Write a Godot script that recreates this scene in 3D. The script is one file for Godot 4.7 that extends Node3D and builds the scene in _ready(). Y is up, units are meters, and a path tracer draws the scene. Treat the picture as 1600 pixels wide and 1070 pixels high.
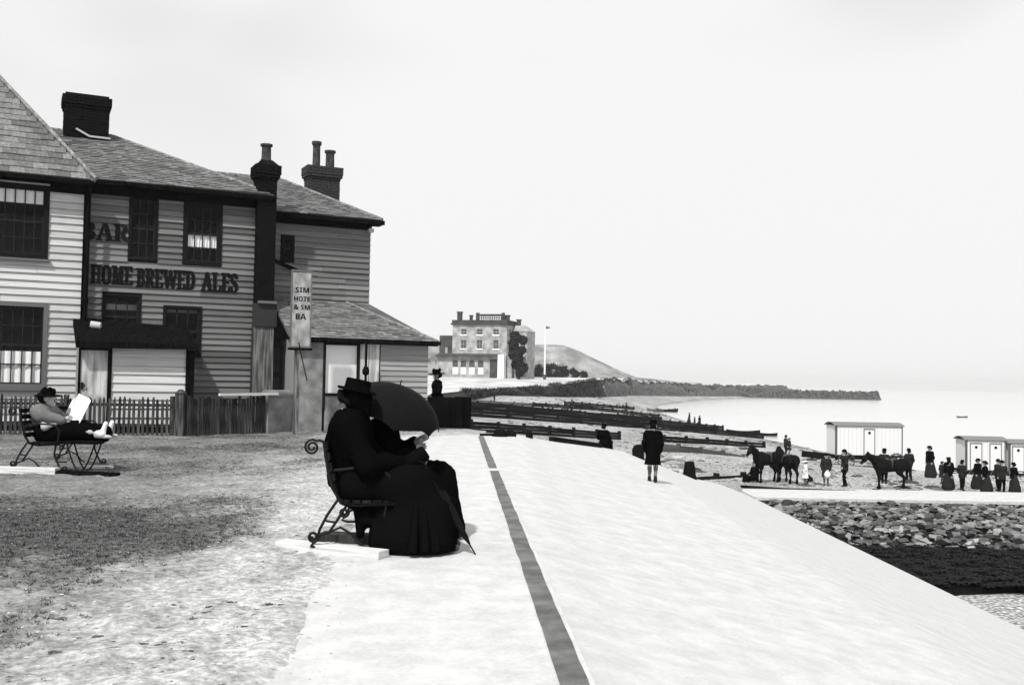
extends Node3D
# A Victorian sea front: weatherboarded inn on the left, sloping promenade, groynes, beach and far headland.

var taken := {}
var rng := RandomNumberGenerator.new()
var M := {}

# ---------------------------------------------------------------- mesh builder
class MB:
	var v := PackedVector3Array()
	var n := PackedVector3Array()
	var c := PackedColorArray()
	var ix := PackedInt32Array()
	var col := Color.WHITE
	var coloured := false
	func vert(p: Vector3, nn: Vector3) -> int:
		v.append(p); n.append(nn)
		if coloured: c.append(col)
		return v.size() - 1
	func tri(a: Vector3, b: Vector3, d: Vector3) -> void:
		var nn := (b - a).cross(d - a).normalized()
		var i := vert(a, nn); vert(b, nn); vert(d, nn)
		ix.append_array(PackedInt32Array([i, i + 2, i + 1]))
	func quad(a: Vector3, b: Vector3, d: Vector3, e: Vector3) -> void:
		var nn := (d - a).cross(e - b).normalized()
		var i := vert(a, nn); vert(b, nn); vert(d, nn); vert(e, nn)
		ix.append_array(PackedInt32Array([i, i + 2, i + 1, i, i + 3, i + 2]))
	# eight corners: bottom ring 0-3 counter-clockwise seen from above, top ring 4-7
	func hexa(p: Array) -> void:
		quad(p[3], p[2], p[1], p[0]); quad(p[4], p[5], p[6], p[7])
		quad(p[0], p[1], p[5], p[4]); quad(p[1], p[2], p[6], p[5])
		quad(p[2], p[3], p[7], p[6]); quad(p[3], p[0], p[4], p[7])
	func box(at: Vector3, s: Vector3, b := Basis.IDENTITY) -> void:
		var h := s * 0.5
		var q := []
		for y in [-h.y, h.y]:
			for xz in [[-h.x, h.z], [h.x, h.z], [h.x, -h.z], [-h.x, -h.z]]:
				q.append(at + b * Vector3(xz[0], y, xz[1]))
		hexa(q)
	func span(a: Vector3, b: Vector3, w: float, h: float, up := Vector3.UP) -> void:
		var z := (b - a).normalized()
		var x := up.cross(z).normalized()
		var y := z.cross(x)
		box((a + b) * 0.5, Vector3(w, h, a.distance_to(b)), Basis(x, y, z))
	func tube(path: Array, rad: Array, sides := 7, capped := true) -> void:
		var first := -1
		var prev := -1
		var side := Vector3.ZERO
		for k in path.size():
			var p: Vector3 = path[k]
			var t: Vector3
			if k == 0: t = path[1] - path[0]
			elif k == path.size() - 1: t = path[k] - path[k - 1]
			else: t = path[k + 1] - path[k - 1]
			t = t.normalized()
			if side == Vector3.ZERO:
				side = t.cross(Vector3.UP if absf(t.y) < 0.9 else Vector3.RIGHT).normalized()
			else:
				side = (side - t * side.dot(t)).normalized()
			var up := side.cross(t)
			var r: float = rad[mini(k, rad.size() - 1)]
			var start := v.size()
			for s in sides:
				var a := TAU * s / sides
				var d := side * cos(a) + up * sin(a)
				vert(p + d * r, d)
			if prev >= 0:
				for s in sides:
					var s2 := (s + 1) % sides
					ix.append_array(PackedInt32Array([prev + s, start + s2, start + s, prev + s, prev + s2, start + s2]))
			if first < 0: first = start
			prev = start
		if capped:
			for e in 2:
				var ring := first if e == 0 else prev
				var cp: Vector3 = path[0] if e == 0 else path[path.size() - 1]
				var nn: Vector3 = (path[0] - path[1]).normalized() if e == 0 else (path[path.size() - 1] - path[path.size() - 2]).normalized()
				var ci := vert(cp, nn)
				var base := v.size()
				for s in sides: vert(v[ring + s], nn)
				for s in sides:
					var s2 := (s + 1) % sides
					ix.append_array(PackedInt32Array([ci, base + s2, base + s] if e == 0 else [ci, base + s, base + s2]))
	func lathe(at: Vector3, prof: Array, sides := 16, b := Basis.IDENTITY, smooth := true) -> void:
		var start := v.size()
		for k in prof.size():
			var k0 := maxi(k - 1, 0)
			var k1 := mini(k + 1, prof.size() - 1)
			var dr: float = prof[k1].x - prof[k0].x
			var dy: float = prof[k1].y - prof[k0].y
			for s in sides:
				var a := TAU * s / sides
				var d := Vector3(cos(a), 0, sin(a))
				var nn := (d * dy - Vector3.UP * dr).normalized()
				vert(at + b * (d * prof[k].x + Vector3.UP * prof[k].y), b * nn)
		for k in prof.size() - 1:
			for s in sides:
				var s2 := (s + 1) % sides
				var a := start + k * sides
				var e := a + sides
				ix.append_array(PackedInt32Array([a + s, a + s2, e + s2, a + s, e + s2, e + s]))
	func grid(nx: int, nz: int, f: Callable, colf = null) -> void:
		var start := v.size()
		if colf != null: coloured = true
		for j in nz + 1:
			for i in nx + 1:
				v.append(f.call(float(i) / nx, float(j) / nz))
				n.append(Vector3.ZERO)
				if colf != null: c.append(colf.call(v[v.size() - 1]))
				elif coloured: c.append(col)
		for j in nz:
			for i in nx:
				var a := start + j * (nx + 1) + i
				var q := [a, a + 1, a + nx + 2, a + nx + 1]
				var nn := (v[q[2]] - v[q[0]]).cross(v[q[3]] - v[q[1]])
				var flip := nn.y < 0.0
				if flip: nn = -nn
				for w in q: n[w] += nn
				if flip: ix.append_array(PackedInt32Array([q[0], q[1], q[2], q[0], q[2], q[3]]))
				else: ix.append_array(PackedInt32Array([q[0], q[2], q[1], q[0], q[3], q[2]]))
		for w in range(start, v.size()): n[w] = n[w].normalized()
	func mesh() -> ArrayMesh:
		var a := []
		a.resize(Mesh.ARRAY_MAX)
		a[Mesh.ARRAY_VERTEX] = v; a[Mesh.ARRAY_NORMAL] = n; a[Mesh.ARRAY_INDEX] = ix
		if coloured: a[Mesh.ARRAY_COLOR] = c
		var m := ArrayMesh.new()
		m.add_surface_from_arrays(Mesh.PRIMITIVE_TRIANGLES, a)
		return m

# smooth union of tapered capsules, meshed as surface nets. bones: [a, b, ra, rb]
func sdf(mb: MB, bones: Array, cell: float, k: float, floor_y := -1e9) -> void:
	var lo := Vector3(1e9, 1e9, 1e9)
	var hi := -lo
	for b in bones:
		var r: float = maxf(b[2], b[3]) + k + cell * 2.0
		lo = lo.min(b[0] - Vector3.ONE * r).min(b[1] - Vector3.ONE * r)
		hi = hi.max(b[0] + Vector3.ONE * r).max(b[1] + Vector3.ONE * r)
	var nx := int((hi.x - lo.x) / cell) + 2
	var ny := int((hi.y - lo.y) / cell) + 2
	var nz := int((hi.z - lo.z) / cell) + 2
	var fld := PackedFloat32Array()
	fld.resize(nx * ny * nz); fld.fill(9.0)
	for b in bones:
		var pa: Vector3 = b[0]
		var ba: Vector3 = b[1] - b[0]
		var ra: float = b[2]
		var dr: float = b[3] - b[2]
		var l2 := maxf(ba.length_squared(), 1e-9)
		var r: float = maxf(b[2], b[3]) + k + cell
		var mn: Vector3 = ((b[0] as Vector3).min(b[1]) - Vector3.ONE * r - lo) / cell
		var mx: Vector3 = ((b[0] as Vector3).max(b[1]) + Vector3.ONE * r - lo) / cell
		for z in range(maxi(int(mn.z), 0), mini(int(mx.z) + 2, nz)):
			for y in range(maxi(int(mn.y), 0), mini(int(mx.y) + 2, ny)):
				var row := (z * ny + y) * nx
				for x in range(maxi(int(mn.x), 0), mini(int(mx.x) + 2, nx)):
					var p := Vector3(lo.x + x * cell, lo.y + y * cell, lo.z + z * cell) - pa
					var t := clampf(p.dot(ba) / l2, 0.0, 1.0)
					var d := (p - ba * t).length() - ra - dr * t
					var o := fld[row + x]
					var h := maxf(k - absf(o - d), 0.0) / k
					fld[row + x] = minf(o, d) - h * h * k * 0.25
	var idx := PackedInt32Array()
	idx.resize(nx * ny * nz); idx.fill(-1)
	var start := mb.v.size()
	var sx := 1
	var sy := nx
	var sz := nx * ny
	var off := [0, sx, sy, sx + sy, sz, sx + sz, sy + sz, sx + sy + sz]
	for z in nz - 1:
		for y in ny - 1:
			for x in nx - 1:
				var i := (z * ny + y) * nx + x
				var neg := 0
				for o in 8:
					if fld[i + off[o]] < 0.0: neg += 1
				if neg == 0 or neg == 8: continue
				var acc := Vector3.ZERO
				var cnt := 0
				for o in 8:
					for ax in 3:
						if o & (1 << ax): continue
						var f0 := fld[i + off[o]]
						var f1 := fld[i + off[o | (1 << ax)]]
						if (f0 < 0.0) == (f1 < 0.0): continue
						var q := Vector3(o & 1, (o >> 1) & 1, (o >> 2) & 1)
						q[ax] += f0 / (f0 - f1)
						acc += q; cnt += 1
				var pp := lo + (Vector3(x, y, z) + acc / cnt) * cell
				if pp.y < floor_y: pp.y = floor_y
				idx[i] = mb.vert(pp, Vector3.ZERO)
	for z in range(1, nz - 1):
		for y in range(1, ny - 1):
			for x in range(1, nx - 1):
				var i := (z * ny + y) * nx + x
				var f0 := fld[i]
				for ax in 3:
					var st: int = [sx, sy, sz][ax]
					var f1 := fld[i + st]
					if (f0 < 0.0) == (f1 < 0.0): continue
					var u: int = [sy, sz, sx][ax]
					var w: int = [sz, sx, sy][ax]
					var a := idx[i]; var b := idx[i - u]; var c2 := idx[i - u - w]; var d2 := idx[i - w]
					if a < 0 or b < 0 or c2 < 0 or d2 < 0: continue
					if f0 < 0.0:
						var tmp := b; b = d2; d2 = tmp
					mb.ix.append_array(PackedInt32Array([a, b, c2, a, c2, d2]))
					var nn := (mb.v[d2] - mb.v[b]).cross(mb.v[c2] - mb.v[a])
					for q in [a, b, c2, d2]: mb.n[q] += nn
	for q in range(start, mb.v.size()):
		mb.n[q] = mb.n[q].normalized()

# ---------------------------------------------------------------- naming and nodes
func numbered(called: String) -> String:
	if not taken.has(called):
		taken[called] = 0
		return called
	taken[called] += 1
	return "%s_%03d" % [called, taken[called]]

func tag(o: Node3D, label: String, category: String, group := "", kind := "") -> Node3D:
	if label: o.set_meta("label", label)
	if category: o.set_meta("category", category)
	if group: o.set_meta("group", group)
	if kind: o.set_meta("kind", kind)
	return o

func thing(called: String, label: String, category: String, at := Vector3.ZERO, turn := 0.0, group := "") -> Node3D:
	var o := Node3D.new()
	o.name = numbered(called)
	add_child(o)
	o.position = at
	o.rotation_degrees.y = turn
	tag(o, label, category, group)
	return o

func part(called: String, m: Mesh, mat: Material, parent: Node, at := Vector3.ZERO, b := Basis.IDENTITY) -> MeshInstance3D:
	var o := MeshInstance3D.new()
	o.name = called
	o.mesh = m
	o.material_override = mat
	parent.add_child(o, true)
	o.transform = Transform3D(b, at)
	return o

func solo(called: String, m: Mesh, mat: Material, label: String, category: String, at := Vector3.ZERO, group := "", b := Basis.IDENTITY) -> MeshInstance3D:
	var o := part(numbered(called), m, mat, self, at, b)
	tag(o, label, category, group)
	return o

func struct(called: String, m: Mesh, mat: Material) -> MeshInstance3D:
	var o := part(numbered(called), m, mat, self)
	o.set_meta("kind", "structure")
	return o

func copy(src: Node3D, called: String, label: String, category: String, at: Vector3, turn := 0.0, group := "", s := 1.0) -> Node3D:
	var o: Node3D = src.duplicate()
	o.name = numbered(called)
	add_child(o)
	o.transform = Transform3D(Basis(Vector3.UP, deg_to_rad(turn)).scaled(Vector3.ONE * s), at)
	tag(o, label, category, group)
	return o

# ---------------------------------------------------------------- textures and materials
func grey(l: float) -> Color:
	return Color(l, l, l).linear_to_srgb()

# tiling noise picture of brightness lo..hi; sx, sy > 1 stretch the grain along u or v
func noise_tex(sd: int, freq: float, lo: float, hi: float, sx := 1, sy := 1, octaves := 4, contrast := 1.0, gain := 0.5) -> ImageTexture:
	var f := FastNoiseLite.new()
	f.seed = sd; f.frequency = freq; f.fractal_octaves = octaves; f.fractal_gain = gain
	f.noise_type = FastNoiseLite.TYPE_SIMPLEX_SMOOTH
	var img := f.get_seamless_image(512 / sx, 512 / sy)
	img.convert(Image.FORMAT_L8)
	if sx > 1 or sy > 1: img.resize(512, 512, Image.INTERPOLATE_CUBIC)
	var d := img.get_data()
	var fine := FastNoiseLite.new()
	fine.seed = sd + 91; fine.frequency = 0.11; fine.fractal_octaves = 3
	var im2 := fine.get_seamless_image(512, 512)
	im2.convert(Image.FORMAT_L8)
	var e := im2.get_data()
	for i in d.size():
		var x := clampf((float(d[i]) / 255.0 - 0.5) * 1.5 * contrast + (float(e[i]) / 255.0 - 0.5) * 0.45 + 0.5, 0.0, 1.0)
		d[i] = int(255.0 * (lo + (hi - lo) * x))
	var out := Image.create_from_data(512, 512, false, Image.FORMAT_L8, d)
	out.convert(Image.FORMAT_RGB8)
	out.generate_mipmaps()
	return ImageTexture.create_from_image(out)

func mat(l: float, rough: float, tex = null, sc := Vector3.ONE, world := false, bump := 0.0, spec := 0.3) -> StandardMaterial3D:
	var m := StandardMaterial3D.new()
	m.albedo_color = grey(l)
	m.roughness = rough
	m.metallic_specular = spec
	if tex != null:
		m.albedo_texture = tex
		m.uv1_triplanar = true
		m.uv1_world_triplanar = world
		m.uv1_scale = sc
		if bump > 0.0:
			m.heightmap_enabled = true
			m.heightmap_texture = tex
			m.heightmap_scale = bump
	return m

func variants(count: int, l: float, spread: float, rough: float, tex, sc: Vector3, bump := 0.0, spec := 0.25) -> Array:
	var r := []
	for k in count:
		var q := mat(l * (1.0 + spread * (2.0 * k / maxf(count - 1.0, 1.0) - 1.0)), rough, tex, sc, false, bump, spec)
		q.uv1_offset = Vector3(0.37 * k, 0.61 * k, 0.23 * k)
		r.append(q)
	return r

func pick(a: Array):
	return a[rng.randi() % a.size()]

func make_materials() -> void:
	var grain := noise_tex(3, 0.03, 0.78, 1.0, 8, 1)
	var vgrain := noise_tex(4, 0.03, 0.5, 1.0, 1, 8)
	var blot := noise_tex(5, 0.012, 0.5, 1.0)
	var soft := noise_tex(6, 0.008, 0.74, 1.0)
	var grit := noise_tex(7, 0.06, 0.45, 1.0, 1, 1, 5, 1.3)
	var streak := noise_tex(8, 0.01, 0.88, 1.0, 1, 1, 7, 0.9, 0.75)
	M.white_board = variants(5, 0.6, 0.14, 0.75, grain, Vector3(0.4, 1.2, 1.2))
	M.grey_board = variants(6, 0.17, 0.34, 0.8, grain, Vector3(0.4, 1.2, 1.2))
	M.back_board = variants(6, 0.19, 0.26, 0.8, grain, Vector3(0.4, 1.2, 1.2))
	M.annexe_board = variants(4, 0.36, 0.14, 0.8, grain, Vector3(0.4, 1.2, 1.2))
	M.pale_board = variants(4, 0.66, 0.08, 0.75, grain, Vector3(0.4, 1.2, 1.2))
	M.slate = variants(8, 0.19, 0.3, 0.7, soft, Vector3(0.9, 0.9, 0.9))
	M.slate_sheet = mat(0.15, 0.65, noise_tex(21, 0.02, 0.7, 1.0, 4, 1), Vector3(0.3, 0.3, 0.3))
	M.lead = mat(0.32, 0.6, blot, Vector3.ONE)
	M.flash = mat(0.42, 0.8)
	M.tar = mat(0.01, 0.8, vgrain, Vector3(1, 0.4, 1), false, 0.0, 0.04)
	M.tar_planks = variants(4, 0.016, 0.35, 0.8, vgrain, Vector3(1, 0.4, 1), 0.0, 0.06)
	M.frame_dark = mat(0.012, 0.7, null, Vector3.ONE, false, 0.0, 0.08)
	M.frame_pale = mat(0.12, 0.6)
	M.sash = mat(0.02, 0.6, null, Vector3.ONE, false, 0.0, 0.1)
	M.brick_dark = mat(0.016, 0.9, grit, Vector3(1.2, 1.2, 1.2), false, 0.0, 0.05)
	M.brick_mid = mat(0.06, 0.85, grit, Vector3(1.2, 1.2, 1.2))
	M.pot = mat(0.07, 0.8, blot, Vector3.ONE)
	M.curtain = mat(0.85, 0.9)
	M.room = mat(0.25, 0.95)
	var g := StandardMaterial3D.new()
	g.albedo_color = Color(0.3, 0.3, 0.3, 0.04); g.transparency = BaseMaterial3D.TRANSPARENCY_ALPHA
	g.roughness = 0.04; g.metallic_specular = 0.1
	M.glass = g
	M.door = mat(0.6, 0.7, noise_tex(31, 0.01, 0.7, 1.0, 1, 4), Vector3(0.8, 0.5, 0.8))
	M.door_grey = mat(0.22, 0.75, vgrain, Vector3(1, 0.5, 1))
	M.render = mat(0.26, 0.85, soft, Vector3(0.5, 0.5, 0.5))
	M.wood_grey = variants(4, 0.075, 0.35, 0.85, vgrain, Vector3(1, 0.6, 1))
	M.wood_pale = variants(2, 0.78, 0.08, 0.8, grain, Vector3(0.7, 2, 2))
	M.sign = mat(0.4, 0.7, soft, Vector3(0.9, 0.6, 0.9))
	M.paint = mat(0.01, 0.8, null, Vector3.ONE, false, 0.0, 0.05)
	M.paint_worn = mat(0.03, 0.8, grit, Vector3(2, 2, 2), false, 0.0, 0.05)
	M.concrete = mat(0.54, 0.9, streak, Vector3(0.4, 0.4, 0.4), true)
	M.channel = mat(0.16, 0.9, soft, Vector3(0.8, 0.8, 0.8), true)
	M.stone = variants(7, 0.26, 0.75, 0.9, blot, Vector3(0.9, 0.9, 0.9))
	var dm := mat(1.0, 0.95, noise_tex(41, 0.05, 0.64, 1.0, 1, 1, 6, 1.2, 0.8), Vector3(0.37, 0.37, 0.37), true)
	dm.vertex_color_use_as_albedo = true
	M.dirt = dm
	var bm := mat(1.0, 0.9, grit, Vector3(0.16, 0.16, 0.16), true)
	bm.vertex_color_use_as_albedo = true
	M.beach = bm
	M.bank = mat(0.045, 0.95, noise_tex(42, 0.03, 0.3, 1.0, 1, 1, 5), Vector3(0.06, 0.06, 0.06), true)
	M.cliff = mat(0.16, 0.95, noise_tex(43, 0.03, 0.55, 1.0, 1, 1, 5), Vector3(0.03, 0.03, 0.03), true)  # far bank: paler than the near one, haze put into the colour
	M.road = mat(0.6, 0.9, soft, Vector3(0.03, 0.03, 0.03), true)
	M.timber = variants(4, 0.014, 0.4, 0.85, grain, Vector3(0.3, 1, 1), 0.0, 0.08)
	M.timber_grey = variants(3, 0.11, 0.3, 0.85, grain, Vector3(0.3, 1, 1))
	M.weed = mat(0.009, 0.9, grit, Vector3(0.5, 0.5, 0.5), true, 0.0, 0.05)
	M.iron = mat(0.012, 0.55, null, Vector3.ONE, false, 0.0, 0.2)
	M.black = mat(0.006, 0.9, noise_tex(51, 0.05, 0.4, 1.0), Vector3(2, 2, 2), false, 0.0, 0.03)
	M.black_soft = mat(0.009, 0.95, noise_tex(52, 0.06, 0.3, 1.0), Vector3(3, 3, 3), false, 0.0, 0.03)
	M.silk = mat(0.007, 0.6, null, Vector3.ONE, false, 0.0, 0.1)
	M.dark_cloth = mat(0.018, 0.9, null, Vector3.ONE, false, 0.0, 0.05)
	M.mid_cloth = mat(0.12, 0.9)
	M.grey_cloth = mat(0.26, 0.9, grit, Vector3(3, 3, 3))
	M.white_cloth = mat(0.8, 0.9)
	M.skin = mat(0.4, 0.6)
	M.hair = mat(0.008, 0.8, null, Vector3.ONE, false, 0.0, 0.05)
	M.horse = mat(0.011, 0.7, blot, Vector3(0.8, 0.8, 0.8), false, 0.0, 0.1)
	M.leather = mat(0.05, 0.5)
	M.machine = mat(0.66, 0.8)
	M.machine_trim = mat(0.16, 0.8)
	M.hotel = mat(0.42, 0.85, soft, Vector3(0.12, 0.12, 0.12))
	M.hotel_dark = mat(0.07, 0.85, soft, Vector3(0.12, 0.12, 0.12))
	M.hotel_pale = mat(0.8, 0.8)
	M.hotel_glass = mat(0.07, 0.25, null, Vector3.ONE, false, 0.0, 0.5)
	M.hill = mat(0.36, 0.95, noise_tex(61, 0.02, 0.5, 1.0, 1, 1, 5), Vector3(0.004, 0.004, 0.004), true)
	M.rock = mat(0.13, 0.95, grit, Vector3(0.05, 0.05, 0.05), true)
	M.leaf = mat(0.018, 0.85, null, Vector3.ONE, false, 0.0, 0.05)
	M.bark = mat(0.05, 0.9)
	var w := StandardMaterial3D.new()
	w.albedo_color = grey(0.5); w.roughness = 0.17; w.metallic_specular = 0.9
	M.sea = w

func _ready() -> void:
	rng.seed = 1887
	# ---- camera
	var cam := Camera3D.new()
	cam.name = "camera"
	add_child(cam)
	cam.position = Vector3(0, 1.45, 0)
	cam.fov = 36.97
	cam.near = 0.05
	cam.far = 6000.0
	cam.basis = Basis(Vector3.RIGHT, atan(59.0 / 1600.0)) * Basis(Vector3.BACK, 0.018)
	cam.current = true
	# ---- sky, sun, exposure
	var we := WorldEnvironment.new()
	we.name = "world_environment"
	var env := Environment.new()
	env.background_mode = Environment.BG_SKY
	env.tonemap_mode = Environment.TONE_MAPPER_LINEAR
	env.tonemap_exposure = 1.25
	var sk := Sky.new()
	var pm := PanoramaSkyMaterial.new()
	pm.panorama = make_sky()
	sk.sky_material = pm
	env.sky = sk
	env.fog_enabled = true
	env.fog_light_color = Color(0.97, 0.97, 0.97)
	env.fog_density = 0.0002
	env.sdfgi_enabled = true
	env.ssao_enabled = true
	env.ssil_enabled = true
	we.environment = env
	add_child(we)
	var sun := DirectionalLight3D.new()
	sun.name = "sun"
	sun.light_energy = 1.15
	sun.light_color = Color(1.0, 0.995, 0.985)
	sun.light_angular_distance = 2.0
	sun.shadow_enabled = true
	add_child(sun)
	sun.look_at_from_position(Vector3(-0.26, 0.8, 0.58), Vector3.ZERO)
	# ---- setting, then things
	make_materials()
	make_ground()
	make_beach()
	make_far_land()
	make_inn()
	make_fences()
	make_hotel()
	make_shore_works()
	make_benches()
	make_people_near()
	make_beach_life()

func make_sky() -> ImageTexture:
	var w := 512
	var h := 256
	var f := FastNoiseLite.new()
	f.seed = 12; f.frequency = 0.9; f.fractal_octaves = 4
	var img := Image.create(w, h, false, Image.FORMAT_RGBF)
	for y in h:
		var el := PI * (0.5 - (y + 0.5) / h)
		for x in w:
			var az := TAU * (x + 0.5) / w
			var d := Vector3(cos(el) * cos(az), sin(el) * 2.2, cos(el) * sin(az))
			var t := f.get_noise_3dv(d * 1.3)
			var l := 0.745 - 0.09 * smoothstep(0.12, 0.5, t) * smoothstep(0.05, 0.35, el)
			img.set_pixel(x, y, Color(l, l, l))
	return ImageTexture.create_from_image(img)

# ---------------------------------------------------------------- ground
var gn := FastNoiseLite.new()
var gn2 := FastNoiseLite.new()

func strip_x(z: float) -> float:
	return 0.33 + (z + 4.95) * 0.0508

func border_x(z: float) -> float:
	if z < -27.0: return lerpf(-1.05, -2.4, smoothstep(-29.9, -30.6, z))
	var b := lerpf(-0.98, -1.35, clampf((-z - 5.0) / 5.0, 0, 1))
	if z < -10.0: b = lerpf(-1.35, -2.5, (-z - 10.0) / 15.0)
	if z < -25.0: b = lerpf(-2.5, -1.05, (-z - 25.0) / 2.0)
	return b

func turf_amount(x: float, z: float) -> float:
	# worn turf on the earth: dark where grass survives
	var t := gn.get_noise_2d(x * 1.0, z * 0.8) * 0.55 + gn2.get_noise_2d(x * 3.0, z * 2.0) * 0.28
	var d := Vector2((x + 5.3) / 2.9, (z + 9.5) / 2.3).length()
	t += 0.85 * smoothstep(1.6, 0.25, d)
	t += 0.2 * smoothstep(-15.0, -17.0, z) * smoothstep(-26.5, -24.0, z)
	t -= 0.45 * smoothstep(1.2, 0.1, absf(z + 13.0))
	t -= 1.1 * smoothstep(-2.9, -1.4, x - (border_x(z) + 1.3))
	return t

func dirt_colour(p: Vector3) -> Color:
	var t := turf_amount(p.x, p.z)
	var near := smoothstep(3.4, 0.2, border_x(p.z) - p.x + 0.5 * gn2.get_noise_2d(p.x * 2.0, p.z * 2.0))
	var l := lerpf(0.25, 0.56, near)
	l *= 1.0 + 0.4 * gn2.get_noise_2d(p.x * 5.0, p.z * 3.5)
	l = lerpf(l, 0.13, 0.55 * (1.0 - 0.6 * near) * smoothstep(0.18, 0.4, gn2.get_noise_2d(p.x * 4.0 + 50.0, p.z * 6.0)))
	l = lerpf(l, 0.08, smoothstep(-0.15, 0.85, t) * 0.9)
	if p.z < -27.0: l = lerpf(l, 0.45, smoothstep(-27, -28.5, p.z) * smoothstep(-6.5, -4.0, p.x))
	return Color(l, l, l)

func dirt_y(x: float, z: float) -> float:
	var e := border_x(z) - x
	return gn2.get_noise_2d(x * 9.0, z * 9.0) * lerpf(0.01, 0.03, smoothstep(0.1, 0.7, e)) + gn.get_noise_2d(x * 2.0, z * 2.0) * 0.02 + 0.012 - 0.05 * smoothstep(0.28, -0.15, e)

func make_ground() -> void:
	gn.seed = 5; gn.frequency = 0.35; gn.fractal_octaves = 4
	gn2.seed = 6; gn2.frequency = 0.35; gn2.fractal_octaves = 4
	var mb := MB.new()
	var zs := []
	var z := 4.0
	while z > -36.0:
		zs.append(z)
		z -= 0.07 + maxf(0.0, -z - 4.0) * 0.006
	mb.grid(330, zs.size() - 1, func(u: float, w: float) -> Vector3:
		var zz: float = zs[int(round(w * (zs.size() - 1)))]
		var x := border_x(zz) + 0.35 - 36.0 * pow(1.0 - u, 2.0)
		return Vector3(x, dirt_y(x, zz), zz), dirt_colour)
	struct("ground", mb.mesh(), M.dirt)
	# grass left on the worn turf
	var blade := MB.new()
	for k in 6:
		var a := TAU * k / 6.0 + 0.4 * (k % 2)
		var d := Vector3(cos(a), 0, sin(a))
		var s := Vector3(-d.z, 0, d.x) * 0.005
		var r := d * 0.012
		blade.tri(r - s, r + s, r + d * (0.012 + 0.012 * (k % 3)) + Vector3.UP * (0.014 + 0.006 * (k % 3)))
	var pts := []
	for k in 300000:
		var zz := -4.6 - 21.0 * pow(rng.randf(), 1.4)
		var x := border_x(zz) - 0.1 - rng.randf() * (5.0 + -zz * 0.45)
		var t := turf_amount(x, zz) + 0.3 * rng.randf_range(-1.0, 1.0)
		if t > 0.1 and rng.randf() < smoothstep(0.1, 0.7, t) * 0.6: pts.append(Vector3(x, dirt_y(x, zz) - 0.002, zz))
	var mm := MultiMesh.new()
	mm.transform_format = MultiMesh.TRANSFORM_3D
	mm.use_colors = true
	mm.mesh = blade.mesh()
	mm.instance_count = pts.size()
	for k in pts.size():
		var b := Basis(Vector3.UP, rng.randf() * TAU).scaled(Vector3.ONE * rng.randf_range(0.35, 1.1))
		mm.set_instance_transform(k, Transform3D(b, pts[k]))
		var l := rng.randf_range(0.03, 0.16)
		mm.set_instance_color(k, Color(l, l, l))
	var gi := MultiMeshInstance3D.new()
	gi.name = "grass"
	gi.multimesh = mm
	var gm := mat(1.0, 0.9)
	gm.vertex_color_use_as_albedo = true
	gi.material_override = gm
	add_child(gi)
	tag(gi, "short worn grass in dark patches on the earth forecourt", "grass", "", "stuff")
	# loose pebbles and clods
	var peb := MB.new()
	peb.lathe(Vector3.ZERO, [Vector2(0.001, -0.4), Vector2(0.8, -0.2), Vector2(1.0, 0.15), Vector2(0.6, 0.5), Vector2(0.001, 0.6)], 7)
	var pm := MultiMesh.new()
	pm.transform_format = MultiMesh.TRANSFORM_3D
	pm.use_colors = true
	pm.mesh = peb.mesh()
	pm.instance_count = 8000
	for k in 8000:
		var zz := -4.4 - 20.0 * pow(rng.randf(), 1.7)
		var x := border_x(zz) + 0.1 - 7.0 * pow(rng.randf(), 1.5)
		var s := 0.003 + 0.011 * pow(rng.randf(), 4.0)
		pm.set_instance_transform(k, Transform3D(Basis(Vector3.UP, rng.randf() * TAU).scaled(Vector3(s * rng.randf_range(0.8, 1.6), s * 0.7, s)), Vector3(x, maxf(dirt_y(x, zz), -0.001), zz)))
		var l := rng.randf_range(0.2, 0.55)
		pm.set_instance_color(k, Color(l, l, l))
	var pi := MultiMeshInstance3D.new()
	pi.name = "pebbles"
	pi.multimesh = pm
	pi.material_override = gm
	add_child(pi)
	tag(pi, "small loose pebbles and clods scattered over the earth forecourt", "pebbles", "", "stuff")
	# dark turf clods kicked loose round the worn patches
	var cm := MultiMesh.new()
	cm.transform_format = MultiMesh.TRANSFORM_3D
	cm.use_colors = true
	var cl := MB.new()
	var crng := RandomNumberGenerator.new()
	crng.seed = 77
	for k in 9:
		var c := Vector3(crng.randf_range(-0.9, 0.9), crng.randf_range(-0.2, 0.25), crng.randf_range(-0.8, 0.8))
		cl.box(c, Vector3(crng.randf_range(0.3, 0.8), crng.randf_range(0.3, 0.7), crng.randf_range(0.3, 0.8)), Basis.from_euler(Vector3(crng.randf() * 3, crng.randf() * 3, crng.randf() * 3)))
	cm.mesh = cl.mesh()
	cm.instance_count = 2600
	for k in 2600:
		var zz := -4.8 - 16.0 * pow(rng.randf(), 1.5)
		var x := border_x(zz) - 0.3 - 6.5 * rng.randf()
		var tight := gn2.get_noise_2d(x * 1.6 + 9.0, zz * 1.2)
		var s := (0.005 + 0.022 * pow(rng.randf(), 3.0)) * (1.0 if tight > 0.08 else 0.35)
		cm.set_instance_transform(k, Transform3D(Basis(Vector3.UP, rng.randf() * TAU).scaled(Vector3(s * rng.randf_range(0.9, 1.9), s * 0.45, s)), Vector3(x, dirt_y(x, zz), zz)))
		var l := rng.randf_range(0.04, 0.14)
		cm.set_instance_color(k, Color(l, l, l))
	var ci := MultiMeshInstance3D.new()
	ci.name = "turf_clods"
	ci.multimesh = cm
	ci.material_override = gm
	add_child(ci)
	tag(ci, "dark turf clods scattered round the worn grass patches", "clods", "", "stuff")
	# flat promenade between the earth and the channel
	var pr := MB.new()
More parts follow.
